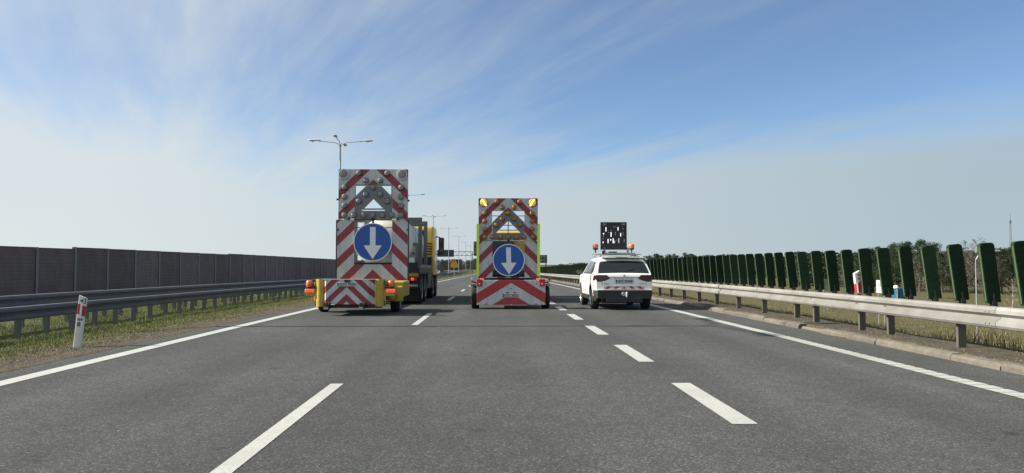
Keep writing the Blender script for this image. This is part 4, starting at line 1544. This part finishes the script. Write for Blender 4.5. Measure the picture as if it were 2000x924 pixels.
bars = [(228, 290, 22, 105, 2), (530, 275, 22, 85, 2), (168, 398, 26, 34, 2), (165, 465, 24, 26, 1), (153, 527, 24, 26, 1), (155, 615, 22, 40, 2), (355, 420, 24, 112, 2), (355, 325, 24, 24, 1), (290, 372, 24, 24, 1), (463, 370, 24, 26, 1), (463, 420, 24, 26, 1), (595, 425, 22, 85, 2), (653, 275, 24, 26, 1), (653, 370, 22, 22, 1), (653, 415, 22, 20, 1), (280, 582, 22, 105, 2), (343, 552, 24, 40, 2), (408, 577, 24, 118, 2), (442, 605, 12, 55, 2), (490, 563, 36, 9, 1), (548, 570, 11, 110, 2), (682, 570, 20, 70, 1), (420, 228, 26, 18, 1), (468, 228, 26, 14, 1), (190, 165, 82, 46, 0), (660, 165, 86, 44, 0)]
for (x, y, w, h, br) in bars:
    X0, Z0 = (x - 423) * k, .845 - (y - 108) * .845 / 692
    MB().box(X0 - w * k / 2, X0 + w * k / 2, -.034, -.0305, Z0 - h * k / 2, Z0 + h * k / 2).build('led_segment', ('led_faint', 'led_dim', 'led_on')[br], sb)

# ------------------------------------------------------------------ delineators
def delineator(t, H, full):
    w, d = .060, .045
    def shell(z0, z1, s0, s1, grow, name, mat, par=None):
        pr = [(-w, d * .5), (-w * .93, -d * .7), (0, -d), (w * .93, -d * .7), (w, d * .5)]
        pr = [(x * grow, y * grow) for x, y in pr]
        n = len(pr)
        vs = [(x, y, z0 - s0 * x / w) for x, y in pr] + [(x, y, z1 - s1 * x / w) for x, y in pr]
        fs = [(i, (i + 1) % n, n + (i + 1) % n, n + i) for i in range(n)] + [tuple(range(n)), tuple(range(n, 2 * n))]
        return MB().add(vs, fs).build(name, mat, par or t, bevel=.006)
    return shell


DL = thing('delineator_post', 'leaning white roadside marker post with slanted red band in the left grass', 'marker post', (-6.69, 12.1, gz(-6.69, 12.1) - .01), (0, R(5.2), R(16)))
sh = delineator(DL, .86, True)
bo = sh(-.1, .83, 0, .022, 1.0, 'post', 'post_white')
sh(.53, .70, .022, .022, 1.045, 'red_band', 'sheet_red')
MB().box(-.014, .014, -.004, 0, 0, .17).build('reflector', 'white', DL, (-.002, -.0485, .53))
text_obj('564', .055, 'black', DL, (-.004, -.048, .465), .075)
text_obj('8', .10, 'black', DL, (-.010, -.048, .385), .05)
tp = MB().poly([(-.038, .0), (.042, .05), (.042, -.05)], -.003, 0).build('arrow_mark', 'black', DL, (.008, -.0475, .765))
MB().poly([(.005, .022), (.03, .03), (.03, -.03), (.005, -.022)], -.006, -.003, [[(.014, .012), (.022, .014), (.022, -.014), (.014, -.012)]]).build('handset_mark', 'white', tp)
DR = thing('rail_marker', 'small red and white numbered marker bolted on top of the right guardrail', 'marker post', (6.99, 13.95, zr(14) + .715), (0, R(-6), R(8)))
sh = delineator(DR, .44, False)
sh(.03, .455, 0, -.022, 1.0, 'post', 'post_white')
sh(.05, .255, -.015, -.022, 1.05, 'red_band', 'sheet_red')
MB().box(-.012, .012, -.004, 0, 0, .19).build('reflector', M['lens_rim'], DR, (-.04, -.045, .055), (0, 0, R(-30)))
text_obj('164', .055, 'black', DR, (.010, -.049, .395), .072, rot=(PI / 2, 0, R(8)))
text_obj('8', .06, 'black', DR, (.010, -.049, .325), .036)
MB().box(-.04, .04, -.03, .03, -.012, .04).build('bracket', 'dark_metal', DR)

# ------------------------------------------------------------------ far signs on both sides
WS = thing('warning_sign', 'small yellow warning sign with pointed top on a post beside the left edge line', 'road sign', (-6.6, 126, gz(-6.6, 126)))
MB().lathe([(.05, -.2), (.05, 2.2)], 'z', 8).build('pole', 'lamp_steel', WS)
MB().poly([(-.62, 1.65), (.62, 1.65), (.62, 2.30), (.36, 2.32), (.36, 2.36), (.52, 2.40), (0, 3.22), (-.52, 2.40), (-.36, 2.36), (-.36, 2.32), (-.62, 2.30)], -.06, -.03).build('sign_plate', 'warn_orange', WS)
MB().poly([(-.06, 2.55), (.06, 2.55), (.05, 2.95), (-.05, 2.95)], -.066, -.06).build('mark', 'black', WS)

GY = 234
GT = thing('sign_gantry', 'steel overhead gantry with dark sign above the opposite carriageway', 'gantry', (0, GY, zr(GY)))
for X in (-6.6, -29):
    for d in (-.5, .5):
        MB().box(X - .12, X + .12, d - .12, d + .12, -.5, 7.0).build('leg', 'gantry', GT)
b = MB()
for z in (5.75, 7.0):
    for d in (-.5, .5):
        b.box(-29, -6.48, d - .07, d + .07, z - .07, z + .07)
for k in range(15):
    x = -29 + k * 1.6
    b.tube([(x, -.5, 5.75), (x + .8, -.5, 7.0), (x + 1.6, -.5, 5.75)], .05, 4)
b.build('truss', 'gantry', GT)
sg = MB().box(-18.2, -12.35, -.75, -.58, 5.35, 7.55).build('sign_panel', 'sign_back', GT)
for z in (6.0, 6.8):
    MB().box(-18.0, -12.55, -.765, -.752, z, z + .06).build('panel_seam', 'gantry', sg)

VM = thing('message_sign', 'dark temperature display on a post beyond the middle trailer, right side', 'road sign', (9.05, 126, gz(9.05, 126)))
MB().box(-.09, .09, -.08, .08, -.3, 4.0).build('pole', 'dark_metal', VM)
vb = MB().box(-2.3, .18, -.22, -.081, 2.62, 3.98).build('display', 'led_black', VM, bevel=.02)
text_obj('15°C', .52, 'led_dim', vb, (-.62, -.225, 3.62), 1.05)
text_obj('23°C', .52, 'led_dim', vb, (-.62, -.225, 3.02), 1.05)

OC = thing('car', 'small white car on the opposite carriageway, far left of the gantry', 'car', (-18.2, 240, zr(240) - .62))
b = MB()
prof = [(0, .3), (0, .85), (.15, .95), (.55, 1.45), (1.9, 1.47), (2.7, .98), (3.9, .85), (4.1, .6), (4.1, .3)]
vs = [(-.88, y, z) for y, z in prof] + [(.88, y, z) for y, z in prof]
n = len(prof)
b.add(vs, [(i, (i + 1) % n, n + (i + 1) % n, n + i) for i in range(n)] + [tuple(range(n)), tuple(range(n, 2 * n))])
b.build('body', 'car_white', OC, bevel=.08)
MB().add([(-.7, .15, .98), (.7, .15, .98), (.62, .50, 1.40), (-.62, .50, 1.40)], [(0, 1, 2, 3)]).build('windscreen', 'glass', OC, (0, -.03, .01))
for sx in (-1, 1):
    MB().poly([(.45, 1.0), (2.5, 1.0), (1.8, 1.4), (.7, 1.4)], -.01, .01).build('side_window', 'glass', OC, (sx * .885, 0, 0), (0, 0, PI / 2))
    for a in (.8, 3.2):
        wheel(OC, (sx * .78, a, .32), .32, .2, sx)

BB = thing('notice_board', 'white notice board on two legs in the field behind the right guardrail', 'sign', (26.6, 50, gz(26.6, 50)), (0, 0, R(-32)))
z0 = -.70 - gz(26.6, 50)
MB().box(-.29, .29, 0, .03, z0, z0 + .88).build('board', 'white', BB)
for x in (-.18, .18):
    MB().box(x - .03, x + .03, .032, .09, -.2, z0 + .8).build('leg', 'lamp_steel', BB)
for k, (w, h) in enumerate(((.44, .03), (.44, .03), (.25, .02))):
    MB().box(-w / 2, w / 2, -.004, 0, z0 + .60 - k * .085, z0 + .60 - k * .085 + h).build('text_line', 'gantry', BB, (.02, 0, 0))
text_obj('1 km', .17, 'black', BB, (.08, -.003, z0 + .17), .34)

PS = thing('play_structure', 'blue play hut with a yellow arch and white dome behind the right guardrail', 'play equipment', (44.2, 79, gz(44.2, 79)))
b0 = -2.2 - gz(44.2, 79)
MB().box(-.75, .70, -.4, .6, -.2, b0 + .85).build('hut', 'toy_blue', PS, bevel=.05)
MB().tube([(.0, -.45, b0 + .9), (.1, -.45, b0 + 1.15), (.24, -.45, b0 + 1.25), (.4, -.45, b0 + 1.0), (.5, -.45, b0 + .45), (.52, -.45, -.1)], .07, 8).build('arch', 'toy_yellow', PS, smooth=40)
MB().lathe([(.30, b0 + .86), (.28, b0 + 1.0), (.17, b0 + 1.15), (.02, b0 + 1.2)], 'z', 12, (-.62, -.15, 0)).build('dome', 'white', PS, smooth=50)
MB().box(-.68, -.62, -.5, -.44, -.2, b0 + .8).build('pole', 'lamp_head', PS)

GF = thing('slatted_screen', 'pale green slatted board screen glimpsed between the anti-glare screens', 'fence', (32.2, 70, gz(32.2, 70)))
g0 = -1.60 - gz(32.2, 70)
for k in range(6):
    MB().box(-.5, .5, -.02, .02, g0 + k * .19 + .3, g0 + k * .19 + .46).build('slat', 'pale_green', GF)
for x in (-.45, .45):
    MB().box(x - .04, x + .04, .022, .08, -.3, g0 + 1.45).build('post', 'pale_green', GF)

RL = thing('street_lamp', 'thin pale lamp pole with curved arm standing in the right field', 'street lamp', (26.6, 40, gz(26.6, 40)))
MB().lathe([(.045, -.3), (.04, 2), (.028, 1.55 - gz(26.6, 40))], 'z', 8).build('pole', 'lamp_steel', RL, smooth=40)
t0 = 1.5 - gz(26.6, 40)
MB().tube([(0, 0, t0), (.15, 0, t0 + .25), (.5, 0, t0 + .45), (.95, 0, t0 + .5)], .028, 6).build('arm', 'lamp_head', RL, smooth=40)
MB().box(.85, 1.35, -.09, .09, t0 + .47, t0 + .56).build('lamp_head', 'lamp_head', RL, bevel=.03)

MT = thing('lattice_mast', 'thin lattice radio mast above the trees at the far right', 'mast', (429, 600, -6))
b = MB()
for a in (0, 120, 240):
    c, s = math.cos(R(a)), math.sin(R(a))
    b.tube([(1.6 * c, 1.6 * s, 0), (.7 * c, .7 * s, 36), (.35 * c, .35 * s, 44)], .14, 4)
for k in range(18):
    z0, z1 = 2.2 * k, 2.2 * (k + 1)
    r0, r1 = 1.6 - .9 * z0 / 40, 1.6 - .9 * z1 / 40
    for a in (0, 120, 240):
        b.tube([(r0 * math.cos(R(a)), r0 * math.sin(R(a)), z0), (r1 * math.cos(R(a + 120)), r1 * math.sin(R(a + 120)), z1)], .08, 3)
b.build('lattice', 'gantry', MT)
MB().tube([(0, 0, 42), (0, 0, 49)], .12, 5).box(-.7, .7, -.2, .2, 40.5, 43).build('antenna', 'gantry', MT)

HS = thing('house', 'pale house with grey roof half hidden among the trees on the right', 'house', (92, 192, gz(92, 192) - .2), (0, 0, R(25)))
MB().box(-4.5, 4.5, -3.5, 3.5, 0, 3.2).build('wall', 'plaster', HS)
MB().add([(-5, -4, 3.2), (5, -4, 3.2), (5, 4, 3.2), (-5, 4, 3.2), (-5, 0, 6.2), (5, 0, 6.2)], [(0, 1, 5, 4), (2, 3, 4, 5), (0, 4, 3), (1, 2, 5), (0, 3, 2, 1)]).build('roof', 'roof', HS)
for x in (-2.6, 0, 2.6):
    wv_ = MB().box(x - .6, x + .6, -3.54, -3.502, 1.0, 2.3).build('window', 'glass', HS)
    MB().box(x - .68, x + .68, -3.56, -3.542, .9, .98).build('sill', 'white', wv_)

# ------------------------------------------------------------------ trees


def bare_tree(seed, H, spread, trunk_r, levels, mats):
    r = random.Random(seed)
    tr, br = MB(), MB()
    lean = Vector((r.uniform(-.04, .04), r.uniform(-.04, .04), 1)).normalized()
    path = [Vector((0, 0, -.3))]
    for k in range(1, 9):
        path.append(lean * H * .96 * k / 8 + Vector((r.uniform(-.012, .012) * H, r.uniform(-.012, .012) * H, 0)))
    tr.tube(path, [trunk_r * (1 - .93 * k / 8) for k in range(9)], 7)

    def grow(p, d, L_, rad, lv):
        n = 3
        q = p
        pts = [q]
        for k in range(n):
            d = (d + Vector((r.gauss(0, .16), r.gauss(0, .16), r.gauss(.06, .1)))).normalized()
            q = q + d * L_ / n
            pts.append(q)
        br.tube(pts, [rad, rad * .8, rad * .55, rad * .3], 3, False)
        if lv <= 0:
            return
        for k in range(r.randint(3, 5)):
            t = r.uniform(.25, 1)
            i = min(n - 1, int(t * n))
            s0 = pts[i].lerp(pts[i + 1], t * n - i)
            dd = (d + Vector((r.gauss(0, .55), r.gauss(0, .55), r.gauss(.12, .35)))).normalized()
            grow(s0, dd, L_ * r.uniform(.42, .62), max(.014, rad * .5), lv - 1)
    nb = int(22 + H)
    for k in range(nb):
        t = .16 + .82 * (k + r.random()) / nb
        i = min(7, int(t * 8))
        p = path[i].lerp(path[i + 1], t * 8 - i)
        a = k * 2.4 + r.uniform(-.4, .4)
        up_ = r.uniform(.5, 1.0)
        d = Vector((math.cos(a), math.sin(a), up_)).normalized()
        grow(p, d, H * spread * (1.1 - .75 * t) * r.uniform(.7, 1.15), trunk_r * .30 * (1.1 - t), levels)
    return tr.mesh('trunk', mats[0], 40), br.mesh('crown', mats[1])


def pine_tree(seed, H, wid):
    r = random.Random(seed)
    tr = MB()
    tr.tube([(0, 0, -.3), (.03 * H * r.uniform(-1, 1), 0, H * .5), (0, .02 * H, H * .95)], [.022 * H, .015 * H, .004 * H], 6)
    b = MB()
    cl_ = []
    for k in range(46):
        t = r.random() ** .85
        z = H * (.22 + .76 * t)
        rr = wid * (1.05 - .8 * t) * (.55 + .6 * r.random())
        a = r.random() * 2 * PI
        cl_.append((math.cos(a) * rr * .8, math.sin(a) * rr * .8, z, r.uniform(.35, .75) * wid * (1.1 - .6 * t)))
    cl_.append((0, 0, H * .97, .25 * wid))
    for (x, y, z, s_) in cl_:
        for k in range(84):
            v = Vector((r.gauss(0, 1), r.gauss(0, 1), r.gauss(0, .6)))
            v = v.normalized() * s_ * r.uniform(.4, 1.0)
            p = Vector((x, y, z)) + v
            u = Vector((r.gauss(0, 1), r.gauss(0, 1), r.gauss(0, .7))).normalized()
            w_ = u.cross(Vector((r.gauss(0, 1), r.gauss(0, 1), r.gauss(0, 1)))).normalized()
            q = r.uniform(.07, .16) * (H / 9)
            b.add([p - u * q, p + w_ * q * .45, p + u * q * 1.2, p - w_ * q * .45], [(0, 1, 2, 3)])
    return tr.mesh('trunk', 'bark_dark', 40), b.mesh('crown', 'pine')


bares = [bare_tree(21 + k, 10, .30, .13, 3, ('bark_dark', 'twig')) for k in range(3)]
birch = [bare_tree(41 + k, 10, .22, .11, 3, ('bark_birch', 'twig_birch')) for k in range(2)]
pines = [pine_tree(61 + k, 9, 2.0 + .3 * k) for k in range(4)]


def tree(kind, var, px, Y, h, name, label, group=None, base=None):
    X = (px - 963) * Y / 1440
    me, ref = (var, 9 if kind == 'pine' else 10)
    t = thing(name, label, 'tree', (X, Y, gz(X, Y) - .1), (0, 0, rnd.uniform(0, 6.28)), group)
    k = h / ref * (.86 if kind == 'pine' else .72)
    t.scale = (k * rnd.uniform(.92, 1.1), k * rnd.uniform(.92, 1.1), k)
    link('trunk', me[0], t)
    link('crown', me[1], t)
    return t


tree('birch', birch[0], 1823, 95, 6.6, 'birch_tree', 'slender white-trunked bare birch standing alone in front of the wood')
tree('bare', bares[1], 1775, 88, 3.6, 'bare_tree', 'small bare tree standing behind the blue play hut')
tree('birch', birch[1], 1992, 60, 4.8, 'birch_tree', 'pale bare birch at the far right beyond the last screen')
for i, (px, Y, h) in enumerate([(1895, 112, 11.2), (1922, 116, 11.8), (1948, 112, 10.8), (1872, 120, 10.2)]):
    tree('bare', bares[i % 3], px, Y, h, 'bare_tree', ['tall grey bare tree left of the thin lamp pole', 'tallest grey bare tree behind the thin lamp pole', 'tall grey bare tree just left of the nearest screen', 'bare tree between the two birches in front of the wood'][i])
bl = 'leafless grey tree mixed into the pine wood on the right'
pl_ = 'dark green pine in the wood behind the field on the right'
for i, (px, Y, h) in enumerate([(1845, 118, 8.6), (1860, 124, 9.6), (1968, 112, 8.4), (1640, 170, 8.0), (1580, 200, 8.6), (1655, 140, 6.4), (1985, 122, 9.0), (1440, 260, 9), (2040, 110, 9.5), (1905, 100, 6.0), (1935, 98, 5.6), (1800, 118, 8.2)]):
    tree('bare', bares[(i + 1) % 3], px, Y, h, 'bare_tree', bl, 'leafless trees in the right wood')
for i, (px, Y, h) in enumerate([(1630, 160, 8), (1662, 150, 7.8), (1690, 140, 8.2), (1705, 132, 8.6), (1722, 136, 9.2), (1742, 128, 8.8), (1758, 134, 9.8), (1772, 126, 9.6), (1788, 130, 10.2), (1806, 122, 10.0), (1815, 134, 10.8), (1836, 128, 9.6), (1852, 116, 7.6), (1868, 118, 8.0), (1884, 122, 7.6), (1902, 118, 7.2), (1918, 122, 7.8), (1936, 118, 7.4), (1952, 122, 8.0), (1972, 112, 8.2), (1990, 118, 8.8), (2012, 112, 9.4), (2035, 118, 9.6), (2060, 112, 9.6), (2090, 116, 10),
                               (1600, 190, 8.8), (1565, 200, 8.6), (1530, 210, 8.8), (1495, 225, 8.8), (1612, 175, 8.0), (1548, 215, 8.6), (1676, 160, 8.4), (1648, 168, 8.2), (1712, 150, 8.8), (1750, 146, 9.8)]):
    tree('pine', pines[i % 4], px, Y, h, 'pine_tree', pl_, 'pines in the right wood')


def far_wood(name, spots, seed):
    """a far wood that reads as one mass: thousands of leaf clumps in tree-shaped heaps"""
    r = random.Random(seed)
    b = MB()
    for (X, Y, h, w) in spots:
        z0 = gz(X, Y) - .3
        b.tube([(X, Y, z0), (X, Y, z0 + h * .8)], [.25, .08], 4)
        for k in range(330):
            t = r.random()
            rr = w * (1.1 - .75 * t) * math.sqrt(r.random())
            a = r.random() * 2 * PI
            p = Vector((X + rr * math.cos(a), Y + rr * math.sin(a), z0 + h * (.08 + .92 * t)))
            u = Vector((r.gauss(0, 1), r.gauss(0, 1), r.gauss(0, .7))).normalized()
            v = u.cross(Vector((r.gauss(0, 1), r.gauss(0, 1), r.gauss(0, 1)))).normalized()
            q = r.uniform(.22, .5) * h / 10
            b.add([p - u * q, p + v * q * .6, p + u * q, p - v * q * .6], [(0, 1, 2, 3)])
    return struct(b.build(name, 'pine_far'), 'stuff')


gr = random.Random(31)
sp = []
for k in range(620):
    px = gr.uniform(1080, 2150)
    Y = gr.uniform(255, 330) if px < 1560 else gr.uniform(150, 230)
    X = (px - 963) * Y / 1440
    hh = np.interp(px, [1080, 1270, 1400, 1600, 1800, 2150], [5.4, 8.3, 8.7, 7.6, 7.8, 8.6]) * gr.uniform(.90, 1.08)
    sp.append((X, Y, float(hh), gr.uniform(1.8, 2.8)))
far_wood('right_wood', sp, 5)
sp = []
for k in range(330):
    px = gr.uniform(560, 1010)
    Y = gr.uniform(420, 560)
    X = (px - 963) * Y / 1440
    sp.append((X, Y, gr.uniform(5.2, 7.6), gr.uniform(2.5, 4)))
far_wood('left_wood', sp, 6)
